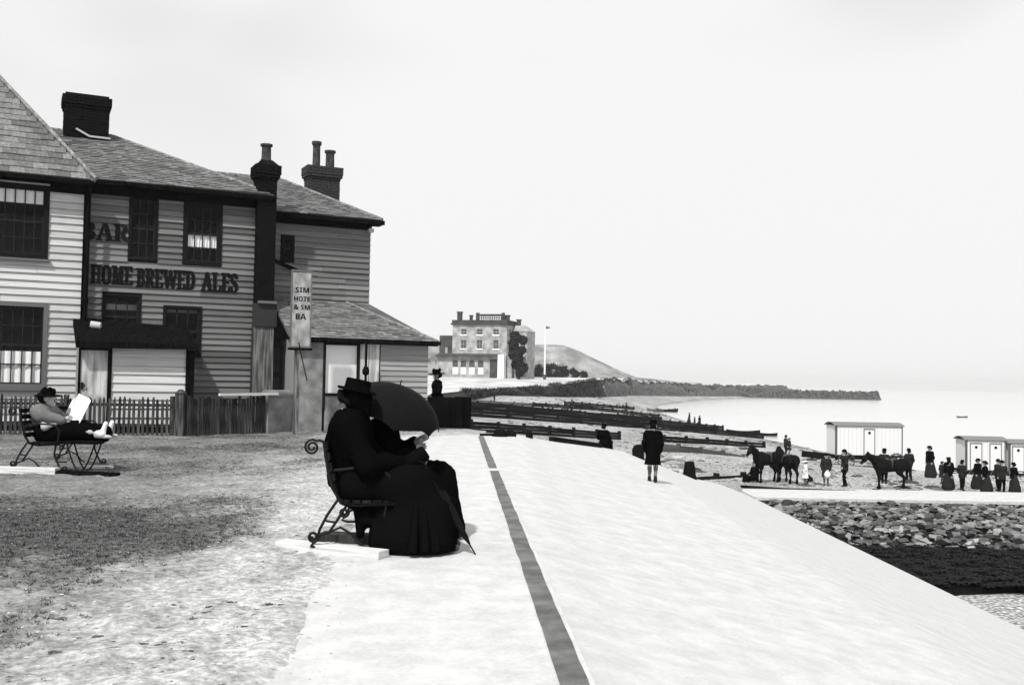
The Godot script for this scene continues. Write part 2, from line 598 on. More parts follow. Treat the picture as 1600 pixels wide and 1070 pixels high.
	pr.grid(6, 70, func(u: float, w: float) -> Vector3:
		var zz := lerpf(4.0, -26.9, w)
		return Vector3(lerpf(border_x(zz) - 0.5, strip_x(zz) + 0.1, u), 0.0, zz))
	pr.quad(Vector3(-3.0, 0, -26.9), Vector3(strip_x(-26.9) + 0.1, 0, -26.9), Vector3(strip_x(-26.9) + 0.1, -3, -26.9), Vector3(-3.0, -3, -26.9))
	struct("promenade", pr.mesh(), M.concrete)
	# dark channel along the promenade, broken by a pale crossing
	for seg in [[3.0, -16.4], [-16.9, -26.3]]:
		var ch := MB.new()
		ch.grid(2, 60, func(u: float, w: float) -> Vector3:
			var zz := lerpf(seg[0], seg[1], w)
			var wob := 0.012 * gn2.get_noise_2d(zz * 4.0, u * 40.0)
			return Vector3(strip_x(zz) + lerpf(-0.07, 0.07, u) + wob, 0.005, zz))
		struct("drain_channel", ch.mesh(), M.channel)
	# sloping apron down to the beach
	var ap := MB.new()
	ap.grid(40, 80, func(u: float, w: float) -> Vector3:
		var x := lerpf(strip_x(-15.0) , 10.5, u)
		var zz := lerpf(4.0, apron_end(x), w)
		if u == 0.0: x = strip_x(zz) + 0.085
		return Vector3(x, apron_y(x) + 0.006 * gn.get_noise_2d(x, zz), zz))
	struct("apron", ap.mesh(), M.concrete)
	var sw := MB.new()
	for k in 40:
		var xa := lerpf(strip_x(-26.0), 10.5, k / 40.0)
		var xb := lerpf(strip_x(-26.0), 10.5, (k + 1) / 40.0)
		var a := Vector3(xa, apron_y(xa) - 0.004, apron_end(xa))
		var b := Vector3(xb, apron_y(xb) - 0.004, apron_end(xb))
		sw.quad(b, a, a + Vector3.DOWN * 3.5, b + Vector3.DOWN * 3.5)
	sw.quad(Vector3(10.5, apron_y(10.5), 4), Vector3(10.5, apron_y(10.5), -46), Vector3(10.35, -7.0, -46), Vector3(10.35, -7.0, 4))
	var rim := [Vector3(-0.75, -0.06, -26), Vector3(-0.75, -0.06, -29.9), Vector3(-2.1, -0.06, -30.7), Vector3(-2.1, -0.06, -36.0), Vector3(-30, -0.06, -36.0)]
	for k in rim.size() - 1: sw.quad(rim[k], rim[k + 1], rim[k + 1] + Vector3.DOWN * 4, rim[k] + Vector3.DOWN * 4)
	struct("sea_wall", sw.mesh(), M.concrete)

func apron_y(x: float) -> float:
	if x < 0.0: return 0.0
	if x < 3.6: return -0.2 * x * smoothstep(-0.4, 0.9, x)
	return -0.72 - (x - 3.6) * 0.391

func apron_end(x: float) -> float:
	var q := [[-3.0, -26.9], [-0.8, -26.4], [1.45, -29.0], [3.0, -32.0], [4.0, -31.9], [4.9, -32.7], [6.1, -34.2], [8.6, -42.6], [10.4, -46.2], [12.0, -46.3]]
	for k in q.size() - 1:
		if x <= q[k + 1][0]: return lerpf(q[k][1], q[k + 1][1], clampf((x - q[k][0]) / (q[k + 1][0] - q[k][0]), 0, 1))
	return -46.3

# ---------------------------------------------------------------- beach, sea, road
const SEA := -5.2
# z, road edge x, road edge y, beach inland x, beach inland y, waterline x
var coast := [
	[-28.0, -5.0, -0.04, -4.6, -2.7, 90.0], [-52.0, -5.2, -0.03, -4.6, -2.7, 90.0], [-72.0, -5.8, -0.02, -4.4, -2.0, 33.5], [-100.0, -7.2, 0.0, -5.2, -1.6, 32.0],
	[-130.0, -6.6, -0.1, -5.6, -1.25, 31.0], [-150.0, -2.8, -0.3, -2.2, -0.8, 31.0], [-185.0, 5.8, 0.35, 7.0, -1.4, 31.0], [-230.0, 18.7, 1.9, 19.6, -2.0, 33.0],
	[-300.0, 33.0, 2.1, 35.5, -2.4, 43.0], [-400.0, 62.0, 1.3, 66.0, -3.6, 72.0], [-520.0, 112.0, 1.0, 116.0, -4.6, 122.0], [-700.0, 190.0, 1.5, 192.0, -4.8, 195.0]]

func far_bump(z: float) -> float:
	return smoothstep(-238.0, -262.0, z) * (1.1 * gn.get_noise_2d(z * 0.11, 7.0) + 0.7 * gn2.get_noise_2d(z * 0.5, 3.0))

func coast_at(z: float) -> Array:
	for k in coast.size() - 1:
		if z >= coast[k + 1][0]:
			var t := clampf((z - coast[k][0]) / (coast[k + 1][0] - coast[k][0]), 0, 1)
			var r := []
			for j in 6: r.append(lerpf(coast[k][j], coast[k + 1][j], t))
			return r
	return coast[coast.size() - 1]

func beach_y(x: float, z: float) -> float:
	var q := coast_at(z)
	var t: float = (x - q[3]) / (q[5] - q[3])
	var y := lerpf(q[4], SEA, minf(t, 1.0))
	if t > 1.0: y = SEA - (x - q[5]) * 0.06
	return y + 0.05 * gn.get_noise_2d(x * 0.5, z * 0.25) * clampf(1.6 - t, 0, 1)

func beach_colour(p: Vector3) -> Color:
	var l := 0.53 + 0.22 * gn.get_noise_2d(p.x * 0.25, p.z * 0.1) + 0.2 * gn2.get_noise_2d(p.x * 1.2, p.z * 0.5)
	# damp sand by the water
	l *= lerpf(0.72, 1.0, smoothstep(SEA + 0.05, SEA + 0.5, p.y + 0.1 * gn2.get_noise_2d(p.x, p.z)))
	return Color(l, l, l)

func make_beach() -> void:
	var zs := []
	var z := -46.4
	while z > -690.0:
		zs.append(z)
		z -= 0.8 + (-z - 46.0) * 0.02
	var mb := MB.new()
	mb.grid(70, zs.size() - 1, func(u: float, w: float) -> Vector3:
		var zz: float = zs[int(round(w * (zs.size() - 1)))]
		var q := coast_at(zz)
		var x: float = q[3] + (q[5] - q[3] + 14.0) * u
		return Vector3(x, beach_y(x, zz), zz), beach_colour)
	mb.grid(24, 20, func(u: float, w: float) -> Vector3:
		var zz := lerpf(-25.0, -46.4, w)
		var x := lerpf(-4.6, 10.4, u)
		return Vector3(x, minf(beach_y(x, zz), apron_y(x) - 0.03 if zz > apron_end(x) else 9.0), zz), beach_colour)
	struct("beach", mb.mesh(), M.beach)
	# stones and wrack strewn on the beach between the groynes
	var rk := MB.new()
	rk.lathe(Vector3.ZERO, [Vector2(0.001, -0.5), Vector2(0.9, -0.25), Vector2(1.0, 0.2), Vector2(0.5, 0.6), Vector2(0.001, 0.65)], 6)
	var km := MultiMesh.new()
	km.transform_format = MultiMesh.TRANSFORM_3D
	km.use_colors = true
	km.mesh = rk.mesh()
	km.instance_count = 9000
	for k in 9000:
		var zz := -47.5 - 180.0 * pow(rng.randf(), 1.4)
		var q := coast_at(zz)
		var x: float = lerpf(q[3], q[5], rng.randf()) if zz < -60.0 else lerpf(6.0, 30.0, rng.randf())
		var patch := smoothstep(-0.1, 0.35, gn.get_noise_2d(x * 0.4 + 30.0, zz * 0.2))
		var s := (0.045 + 0.22 * pow(rng.randf(), 4.0)) * (0.35 + 0.9 * patch)
		km.set_instance_transform(k, Transform3D(Basis(Vector3.UP, rng.randf() * TAU).scaled(Vector3(s * 1.5, s * 0.7, s)), Vector3(x, beach_y(x, zz), zz)))
		var l := 0.03 + 0.4 * pow(rng.randf(), 2.0)
		km.set_instance_color(k, Color(l, l, l))
	var ki := MultiMeshInstance3D.new()
	ki.name = "shingle"
	ki.multimesh = km
	var kmat := mat(1.0, 0.9)
	kmat.vertex_color_use_as_albedo = true
	ki.material_override = kmat
	add_child(ki)
	tag(ki, "loose shingle and wrack strewn over the beach between groynes", "shingle", "", "stuff")
	# lower sand in front of the stone bank
	var ls := MB.new()
	ls.grid(40, 40, func(u: float, w: float) -> Vector3:
		var x := lerpf(10.3, 60.0, u * u)
		var zz := lerpf(4.0, -44.0, w)
		return Vector3(x, -4.95 - maxf(0.0, x - 24.0) * 0.02 + 0.04 * gn.get_noise_2d(x * 0.7, zz * 0.7), zz), func(p: Vector3) -> Color:
			var l := 0.5 + 0.14 * gn.get_noise_2d(p.x * 0.6, p.z * 0.6)
			return Color(l, l, l))
	struct("sand", ls.mesh(), M.beach)
	# sea: one sheet with low swell near the shore
	var se := MB.new()
	se.grid(150, 150, func(u: float, w: float) -> Vector3:
		var zz := 60.0 - 4200.0 * pow(w, 3.0)
		var x := 12.0 + 0.25 * minf(-60.0 - zz, 0.0) * 0.0 + lerpf(0.0, 3600.0, pow(u, 3.0)) - (0.0 if zz > -500.0 else 600.0 * (1.0 - u))
		return Vector3(x, SEA + 0.03 * sin(x * 0.5 + zz * 0.13) * sin(zz * 0.21 - x * 0.07), zz))
	struct("sea", se.mesh(), M.sea)
	# road on the low cliff and the grassy bank below it
	var rz := []
	z = -31.0
	while z > -700.0:
		rz.append(z)
		z -= 3.0 + minf((-z - 31.0) * 0.03, 2.0)
	var rd := MB.new()
	rd.grid(12, rz.size() - 1, func(u: float, w: float) -> Vector3:
		var zz: float = rz[int(round(w * (rz.size() - 1)))]
		var q := coast_at(zz)
		return Vector3(lerpf(q[1] - 140.0, q[1], pow(u, 0.5)), q[2] + far_bump(zz) * u - (0.12 if zz > -36.0 else 0.0), zz))
	struct("road", rd.mesh(), M.road)
	var bk := MB.new()
	bk.grid(8, 90, func(u: float, w: float) -> Vector3:
		var zz := lerpf(-31.0, -243.0, w)
		var q := coast_at(zz)
		var bump := sin(u * PI) * 0.35 * gn.get_noise_2d(zz * 0.3, u * 3.0) + sin(u * PI) * 0.18
		return Vector3(lerpf(q[1] - 0.3, q[3] + 0.2, u), lerpf(q[2] + 0.01, q[4] - 0.06, u) + bump, zz))
	struct("grass_bank", bk.mesh(), M.bank)
	var lc := MB.new()
	lc.grid(8, 160, func(u: float, w: float) -> Vector3:
		var zz := lerpf(-243.0, -690.0, w)
		var q := coast_at(zz)
		var bump := sin(u * PI) * (1.6 * gn.get_noise_2d(zz * 0.1, u * 3.0) + 0.5)
		return Vector3(lerpf(q[1] - 0.4, q[3] + 0.2, u), lerpf(q[2] + 0.02 + far_bump(zz), q[4] - 0.06, u) + bump, zz))
	struct("haze_pale_cliff", lc.mesh(), M.cliff)  # far run of the bank, its paler colour standing in for haze
	var tuft := MB.new()
	for k in 14:
		var a := TAU * k / 14.0 + 0.5 * (k % 3)
		var dd := Vector3(cos(a), 0, sin(a))
		var sd := Vector3(-dd.z, 0, dd.x) * 0.16
		tuft.tri(dd * 0.1 - sd, dd * 0.1 + sd, dd * (0.5 + 0.15 * (k % 4)) + Vector3.UP * (0.25 + 0.17 * (k % 4)))
	var sm := MultiMesh.new()
	sm.transform_format = MultiMesh.TRANSFORM_3D
	sm.use_colors = true
	sm.mesh = tuft.mesh()
	sm.instance_count = 4600
	for k in 4600:
		var far := k >= 2600
		var zz := (-132.0 - 108.0 * rng.randf()) if not far else (-245.0 - 275.0 * rng.randf())
		var q := coast_at(zz)
		var u := rng.randf() if not far else pow(rng.randf(), 1.6)
		var at := Vector3(lerpf(q[1] - 0.6, q[3], u), lerpf(q[2] + far_bump(zz), q[4], u) + 0.1 * sin(u * PI), zz)
		var keep := 1.0 if gn.get_noise_2d(zz * 0.25, u * 2.0) > -0.15 else 0.35
		sm.set_instance_transform(k, Transform3D(Basis(Vector3.UP, rng.randf() * TAU).scaled(Vector3.ONE * keep * rng.randf_range(0.3, 1.0) * (0.9 if far else 1.0)), at))
		var l := rng.randf_range(0.015, 0.08)
		sm.set_instance_color(k, Color(l, l, l))
	var si := MultiMeshInstance3D.new()
	si.name = "scrub"
	si.multimesh = sm
	var scm := mat(1.0, 0.9)
	scm.vertex_color_use_as_albedo = true
	si.material_override = scm
	add_child(si)
	tag(si, "low dark scrub and rough grass covering the bank above the beach", "scrub", "", "stuff")
	# walkway on the wall
	var wk := MB.new()
	wk.box(Vector3(35.0, -3.75, -45.0), Vector3(49.4, 1.0, 3.9))
	wk.box(Vector3(35.0, -3.3, -42.98), Vector3(49.4, 0.12, 0.16))
	struct("walkway", wk.mesh(), M.concrete)
	# bank of pitched stones below the walkway
	var bed := MB.new()
	bed.grid(30, 6, func(u: float, w: float) -> Vector3:
		return Vector3(lerpf(10.2, 45.0, u), lerpf(-3.4, -4.85, w), lerpf(-42.92, -39.8, w)))
	var bank := thing("stone_bank", "bank of rough pale and dark stones below the white walkway", "stone bank", Vector3(10.4, -4.9, -41.4))
	var bi := part("bed", bed.mesh(), M.rock, bank)
	bi.global_position = Vector3.ZERO
	var forms := []
	for k in 6:
		var st := MB.new()
		var f := FastNoiseLite.new()
		f.seed = 100 + k; f.frequency = 0.9
		var prof := []
		for j in 6: prof.append(Vector2(maxf(sin(PI * j / 5.0), 0.02), -cos(PI * j / 5.0)))
		st.lathe(Vector3.ZERO, prof, 7)
		for i in st.v.size(): st.v[i] = st.v[i] * (1.0 + 0.75 * f.get_noise_3dv(st.v[i] * 1.6))
		var fs := MB.new()
		for i in range(0, st.ix.size(), 3): fs.tri(st.v[st.ix[i]], st.v[st.ix[i + 2]], st.v[st.ix[i + 1]])
		forms.append(fs.mesh())
	var rest := MB.new()
	rest.coloured = true
	var count := 0
	for row in 19:
		var x := 10.45 + rng.randf() * 0.2
		while x < 44.0:
			var w := (row + 0.3) / 19.0
			var s := 0.06 + 0.12 * pow(rng.randf(), 1.8)
			var at := Vector3(x, lerpf(-3.42, -4.82, w), lerpf(-42.85, -39.8, w)) + Vector3(0, rng.randf_range(-0.05, 0.06), rng.randf_range(-0.08, 0.08))
			var b := Basis.from_euler(Vector3(rng.randf() * 6, rng.randf() * 6, rng.randf() * 6)).scaled(Vector3(s * 1.5, s * 0.75, s))
			if x < 23.5 and count < 300 and s > 0.095:
				part("stone", pick(forms), pick(M.stone), bank, at - bank.position, b)
				count += 1
			else:
				rest.col = Color.WHITE * rng.randf_range(0.1, 0.42)
				var i0 := rest.v.size()
				rest.box(Vector3.ZERO, Vector3(1.7, 1.5, 1.6))
				for i in range(i0, rest.v.size()): rest.v[i] = at - bank.position + b * rest.v[i]
			x += s * 2.0
	var rm := mat(1.0, 0.9)
	rm.vertex_color_use_as_albedo = true
	var ro := part("stones", rest.mesh(), rm, bank)
	ro.set_meta("kind", "stuff")
	# black weed on the low rocks
	var wd := MB.new()
	wd.grid(90, 26, func(u: float, w: float) -> Vector3:
		var x := lerpf(10.36, 44.0, u)
		var zz := lerpf(-40.1, -31.9 - 0.9 * gn.get_noise_2d(x * 0.5, 4.0), w)
		var edge := smoothstep(0.0, 0.08, 1.0 - w)
		return Vector3(x, lerpf(-4.72, -4.98, 1.0 - edge) + edge * 0.16 * gn2.get_noise_2d(x * 4.0, zz * 4.0), zz))
	var wi := struct("weed_bed", wd.mesh(), M.weed)
	var fr := MB.new()
	for k in 7:
		var a := TAU * k / 7.0
		var d := Vector3(cos(a), 0, sin(a))
		var s := Vector3(-d.z, 0, d.x)
		var p1 := d * 0.12 + Vector3.UP * (0.05 + 0.03 * (k % 3))
		var p2 := d * 0.26 + Vector3.UP * 0.0
		fr.quad(s * 0.02, -s * 0.02, p1 - s * 0.045, p1 + s * 0.045)
		fr.tri(p1 + s * 0.045, p1 - s * 0.045, p2)
	var mm := MultiMesh.new()
	mm.transform_format = MultiMesh.TRANSFORM_3D
	mm.mesh = fr.mesh()
	mm.instance_count = 5000
	for k in 5000:
		var x := 10.5 + rng.randf() * 26.0
		var zz := -32.2 - rng.randf() * 7.8
		mm.set_instance_transform(k, Transform3D(Basis(Vector3.UP, rng.randf() * TAU).scaled(Vector3(1, 0.4, 1) * rng.randf_range(0.5, 1.3)), Vector3(x, -4.72 + 0.16 * gn2.get_noise_2d(x * 4.0, zz * 4.0), zz)))
	var mi := MultiMeshInstance3D.new()
	mi.name = "seaweed"
	mi.multimesh = mm
	mi.material_override = mat(0.014, 0.7, null, Vector3.ONE, false, 0.0, 0.12)
	add_child(mi)
	tag(mi, "black seaweed lying on the beach below the stone bank", "seaweed", "", "stuff")

# ---------------------------------------------------------------- headland, breakwater, trees
func make_far_land() -> void:
	var hill := MB.new()
	var prof := [[-0.22, 30.0], [0.0, 33.0], [0.03, 34.5], [0.058, 33.0], [0.082, 22.0], [0.116, 7.0], [0.17, 2.5], [0.26, 0.6]]
	hill.grid(44, 12, func(u: float, w: float) -> Vector3:
		var t := lerpf(-0.22, 0.26, u)
		var h := 0.0
		for k in prof.size() - 1:
			if t >= prof[k][0]: h = lerpf(prof[k][1], prof[k + 1][1], clampf((t - prof[k][0]) / (prof[k + 1][0] - prof[k][0]), 0, 1))
		var zz := lerpf(-820.0, -1150.0, w)
		var rise := smoothstep(0.0, 0.3, w) * (1.0 - 0.3 * smoothstep(0.5, 1.0, w))
		var y := lerpf(-6.0, h, rise) + 1.2 * gn.get_noise_2d(t * 60.0, w * 6.0) * rise
		return Vector3(t * 920.0 + 0.1 * (zz + 920.0), y, zz))
	struct("headland", hill.mesh(), M.hill)
	# long low breakwater running out to sea
	var bw := thing("breakwater", "long low dark breakwater running out into the pale sea", "breakwater", Vector3(112, SEA, -521))
	var core := MB.new()
	core.grid(60, 6, func(u: float, w: float) -> Vector3:
		var x := lerpf(-4.0, 76.0, u)
		var top := lerpf(5.3, 3.7, smoothstep(0.0, 0.35, u)) - 4.0 * smoothstep(0.975, 1.0, u)
		var rise := smoothstep(0.0, 0.4, w) * smoothstep(1.0, 0.6, w)
		return Vector3(x, lerpf(-0.8, top, rise) + 0.9 * gn2.get_noise_2d(x * 0.8, w * 9.0), lerpf(5.0, -5.0, w)))
	part("rubble", core.mesh(), M.rock, bw)
	var deck := MB.new()
	deck.box(Vector3(40, 3.7, 0), Vector3(68, 0.5, 2.6))
	part("deck", deck.mesh(), pick(M.timber_grey), bw)
	var pile := MB.new()
	pile.box(Vector3(0, 1.6, 0), Vector3(0.5, 5.6, 0.5))
	var pmesh := pile.mesh()
	for k in 20: part("pile", pmesh, pick(M.timber_grey), bw, Vector3(6.0 + 3.4 * k, rng.randf_range(-0.6, 0.5), 3.1))
	var bo := MB.new()
	for k in 420:
		var u := rng.randf()
		var zz := rng.randf_range(0.5, 5.0)
		var top := lerpf(5.3, 3.7, smoothstep(0.0, 0.35, u))
		var c := Vector3(lerpf(-4.0, 74.0, u), lerpf(top, -0.4, smoothstep(1.0, 4.6, zz)) + rng.randf_range(-0.2, 0.3), zz)
		bo.box(c, Vector3(rng.randf_range(0.6, 1.7), rng.randf_range(0.4, 1.0), rng.randf_range(0.6, 1.4)), Basis.from_euler(Vector3(rng.randf() * 3, rng.randf() * 3, rng.randf() * 3)))
	part("boulders", bo.mesh(), M.rock, bw).set_meta("kind", "stuff")
	# trees by the flagpole: small, wind-bent
	var n := 0
	for q in [[4.0, -276, 4.6], [7.6, -280, 5.2], [11.0, -278, 5.0], [14.0, -284, 4.4], [17.2, -282, 3.6], [20.2, -286, 2.8]]:
		var words: String = ["tallest bushy tree nearest the hotel, left of the flagpole row", "bushy dark tree just right of the white flagpole", "middle dark tree in the row right of the flagpole", "fourth dark tree in the row right of the hotel", "second last small tree of the row sloping to the sea", "last and lowest bush of the row towards the sea"][n]
		tree(Vector3(q[0], coast_at(q[1])[2] - 0.3, q[1]), q[2], q[2] * 0.5, 900, words, 40 + n)
		n += 1
	tree(Vector3(1.6, 1.7, -223.0), 10.9, 2.4, 7000, "tall black rounded tree against the right side of the far hotel", 60, 1.0)

func tree(at: Vector3, h: float, r: float, leaves: int, label: String, sd: int, tall := 0.0) -> void:
	var rg := RandomNumberGenerator.new()
	rg.seed = sd
	var t := thing("tree", label, "tree", at, 0.0, "dark trees round the far hotel")
	var tr := MB.new()
	var bend := Vector3(rg.randf_range(-0.2, 0.3), 0, rg.randf_range(-0.2, 0.2))
	tr.tube([Vector3.ZERO, bend * 0.5 + Vector3.UP * h * 0.3, bend + Vector3.UP * h * 0.75], [h * 0.035, h * 0.026, h * 0.01], 7)
	for k in 7:
		var a := TAU * k / 7.0 + rg.randf()
		var y := h * rg.randf_range(0.28, 0.6)
		var s := bend * y / h + Vector3.UP * y
		tr.tube([s, s + Vector3(cos(a), 0.6, sin(a)) * r * 0.4, s + Vector3(cos(a), 0.9, sin(a)) * r * 0.75], [h * 0.014, h * 0.01, h * 0.004], 5)
	part("trunk", tr.mesh(), M.bark, t)
	var cr := MB.new()
	var clumps := []
	for k in 16:
		var d := Vector3(rg.randfn(), rg.randfn(), rg.randfn()).normalized()
		if tall > 0.0:
			var up := (k + 0.5) / 16.0
			clumps.append(Vector3(d.x * r * 0.6, lerpf(r * 0.5, h - r * 0.45, up), d.z * r * 0.6) * Vector3(1.1 - 0.5 * absf(up - 0.6), 1, 1.1 - 0.5 * absf(up - 0.6)))
		else: clumps.append(Vector3(0, h - r * 1.05, 0) + Vector3(d.x * r * 0.62, d.y * r * 0.68, d.z * r * 0.62))
	var ls := r * 0.11
	for k in leaves:
		var c: Vector3 = clumps[rg.randi() % 16]
		var d := Vector3(rg.randfn(), rg.randfn(), rg.randfn()).normalized()
		var p := c + d * r * 0.42 * pow(rg.randf(), 0.5)
		var u := Vector3(rg.randfn(), rg.randfn(), rg.randfn()).normalized() * ls
		var w := u.cross(d).normalized() * ls
		cr.quad(p - u - w * 0.5, p + u - w * 0.5, p + u + w * 0.5, p - u + w * 0.5)
	part("crown", cr.mesh(), M.leaf, t)

# ---------------------------------------------------------------- the inn and its neighbours
const INN := Vector3(-10.82, 0, -25.42)
const INN_TURN := 26.0
var board_mesh: ArrayMesh

func inn_thing(called: String, label: String, category: String) -> Node3D:
	return thing(called, label, category, INN, INN_TURN)

# weatherboards on the plane z between s0..s1, y0..y1; holes are [s0, s1, y0, y1]
func weatherboard(parent: Node, s0: float, s1: float, y0: float, y1: float, z: float, pitch: float, holes: Array, mats: Array, lip := 0.034, joint := 2.6, slack := 0.006) -> void:
	var rows := int(round((y1 - y0) / pitch))
	for k in rows:
		var y := y0 + k * pitch
		var cuts := [[s0, s1]]
		for h in holes:
			if h[3] < y + pitch * 0.35 or h[2] > y + pitch * 0.65: continue
			var nc := []
			for c in cuts:
				if h[1] <= c[0] or h[0] >= c[1]: nc.append(c)
				else:
					if h[0] > c[0] + 0.03: nc.append([c[0], h[0]])
					if h[1] < c[1] - 0.03: nc.append([h[1], c[1]])
			cuts = nc
		for c in cuts:
			var a: float = c[0]
			while a < c[1] - 0.02:
				var b: float = c[1]
				if b - a > joint * 1.4: b = a + joint * rng.randf_range(0.7, 1.2)
				var dy := rng.randf_range(-slack, slack)
				var rot := Basis(Vector3.BACK, rng.randf_range(-slack, slack) * 0.4 / maxf(b - a, 0.5))
				part("weatherboard", board_mesh, pick(mats), parent, Vector3(a + 0.002, y + dy, z), rot * Basis.from_scale(Vector3(b - a - 0.004, pitch, lip / 0.034 * rng.randf_range(0.85, 1.2))))
				a = b

func window(parent: Node, s0: float, s1: float, y0: float, y1: float, z: float, cols: int, rows: int, frame_mat: Material, cloths: Array, sill := true, fw := 0.075) -> void:
	# surround, sash bars, panes; cloths are [fraction from bottom, to, material, folds]
	var w := part("window", bars([[s0, s0 + fw, y0, y1], [s1 - fw, s1, y0, y1], [s0 + fw, s1 - fw, y1 - fw, y1], [s0 + fw, s1 - fw, y0, y0 + fw]], z - 0.04, z + 0.05), frame_mat, parent)
	if sill:
		var sb := MB.new()
		sb.box(Vector3((s0 + s1) * 0.5, y0 - 0.03, z + 0.04), Vector3(s1 - s0 + 0.1, 0.055, 0.16))
		part("sill", sb.mesh(), M.frame_pale, w)
	var a := s0 + fw
	var b := s1 - fw
	var c := y0 + fw
	var d := y1 - fw
	var list := []
	for k in range(1, cols): list.append([lerpf(a, b, float(k) / cols) - 0.014, lerpf(a, b, float(k) / cols) + 0.014, c, d])
	for q in list + [[a, a + 0.035, c, d], [b - 0.035, b, c, d]]: part("sash_bar", bars([q], z - 0.03, z - 0.005), M.sash, w)
	var rails := []
	for k in range(0, rows + 1):
		var t := 0.03 if k == rows / 2 else 0.016
		rails.append([a, b, clampf(lerpf(c, d, float(k) / rows), c + t, d - t) - t, clampf(lerpf(c, d, float(k) / rows), c + t, d - t) + t])
	for q in rails: part("sash_rail", bars([q], z - 0.032, z - 0.003), M.sash, w)
	var pane := MB.new()
	pane.box(Vector3.ZERO, Vector3((b - a) / cols - 0.03, (d - c) / rows - 0.03, 0.004))
	var pmesh := pane.mesh()
	for i in cols:
		for j in rows:
			part("pane", pmesh, M.glass, w, Vector3(lerpf(a, b, (i + 0.5) / cols), lerpf(c, d, (j + 0.5) / rows), z - 0.018), Basis(Vector3.UP, rng.randf_range(-0.012, 0.012)) * Basis(Vector3.RIGHT, rng.randf_range(-0.01, 0.01)))
	for q in cloths:
		var cm := MB.new()
		var ya := lerpf(c, d, q[0])
		var yb := lerpf(c, d, q[1])
		var steps := 40
		for k in steps:
			var x0 := lerpf(a, b, float(k) / steps)
			var x1 := lerpf(a, b, float(k + 1) / steps)
			var z0 := z - 0.055 + 0.012 * sin(k * 1.3)
			var z1 := z - 0.055 + 0.012 * sin((k + 1) * 1.3)
			cm.quad(Vector3(x0, ya, z0), Vector3(x1, ya, z1), Vector3(x1, yb, z1), Vector3(x0, yb, z0))
		part("curtain", cm.mesh(), q[2], w)

func bars(list: Array, z0: float, z1: float) -> ArrayMesh:
	var mb := MB.new()
	for r in list: mb.box(Vector3((r[0] + r[1]) * 0.5, (r[2] + r[3]) * 0.5, (z0 + z1) * 0.5), Vector3(r[1] - r[0], r[3] - r[2], z1 - z0))
	return mb.mesh()

# wall body with real holes for rooms behind the windows
func wall_body(parent: Node, s0: float, s1: float, y1: float, z: float, depth: float, holes: Array, m: Material) -> void:
	var xs := [s0, s1]
	for h in holes: xs.append(h[0]); xs.append(h[1])
	xs.sort()
	var mb := MB.new()
	for k in xs.size() - 1:
		if xs[k + 1] - xs[k] < 0.01: continue
		var mid: float = (xs[k] + xs[k + 1]) * 0.5
		var ys := [[-0.1, y1]]
		for h in holes:
			if h[0] < mid and h[1] > mid:
				var ny := []
				for q in ys:
					if h[3] <= q[0] or h[2] >= q[1]: ny.append(q)
					else:
						if h[2] > q[0]: ny.append([q[0], h[2]])
						if h[3] < q[1]: ny.append([h[3], q[1]])
				ys = ny
		for q in ys: mb.box(Vector3(mid, (q[0] + q[1]) * 0.5, z - 0.1), Vector3(xs[k + 1] - xs[k], q[1] - q[0], 0.2))
	part("wall", mb.mesh(), m, parent)
	var sh := MB.new()
	sh.box(Vector3((s0 + s1) * 0.5, y1 * 0.5, z - depth), Vector3(s1 - s0, y1, 0.2))
	sh.box(Vector3(s0 + 0.1, y1 * 0.5, z - depth * 0.5 - 0.1), Vector3(0.2, y1, depth - 0.22))
	sh.box(Vector3(s1 - 0.1, y1 * 0.5, z - depth * 0.5 - 0.1), Vector3(0.2, y1, depth - 0.22))
	sh.box(Vector3((s0 + s1) * 0.5, y1 * 0.5, z - depth * 0.5), Vector3(s1 - s0 - 0.44, 0.15, depth - 0.44))
	sh.box(Vector3((s0 + s1) * 0.5, y1 - 0.08, z - depth * 0.5), Vector3(s1 - s0 - 0.44, 0.14, depth - 0.44))
	part("inner_walls", sh.mesh(), M.room, parent)

# four corner points of a roof face: eave left, eave right, ridge right, ridge left
func roof_face(parent: Node, el: Vector3, er: Vector3, rr: Vector3, rl: Vector3, m: Material, thick := 0.06) -> MeshInstance3D:
	var nn := (er - el).cross(rl - el).normalized()
	if rl.distance_to(el) < 0.01: nn = (er - el).cross(rr - el).normalized()
	var mb := MB.new()
	var d := nn * thick
	mb.hexa([el - d, er - d, rr - d, rl - d, el, er, rr, rl])
	return part("roof", mb.mesh(), m, parent)

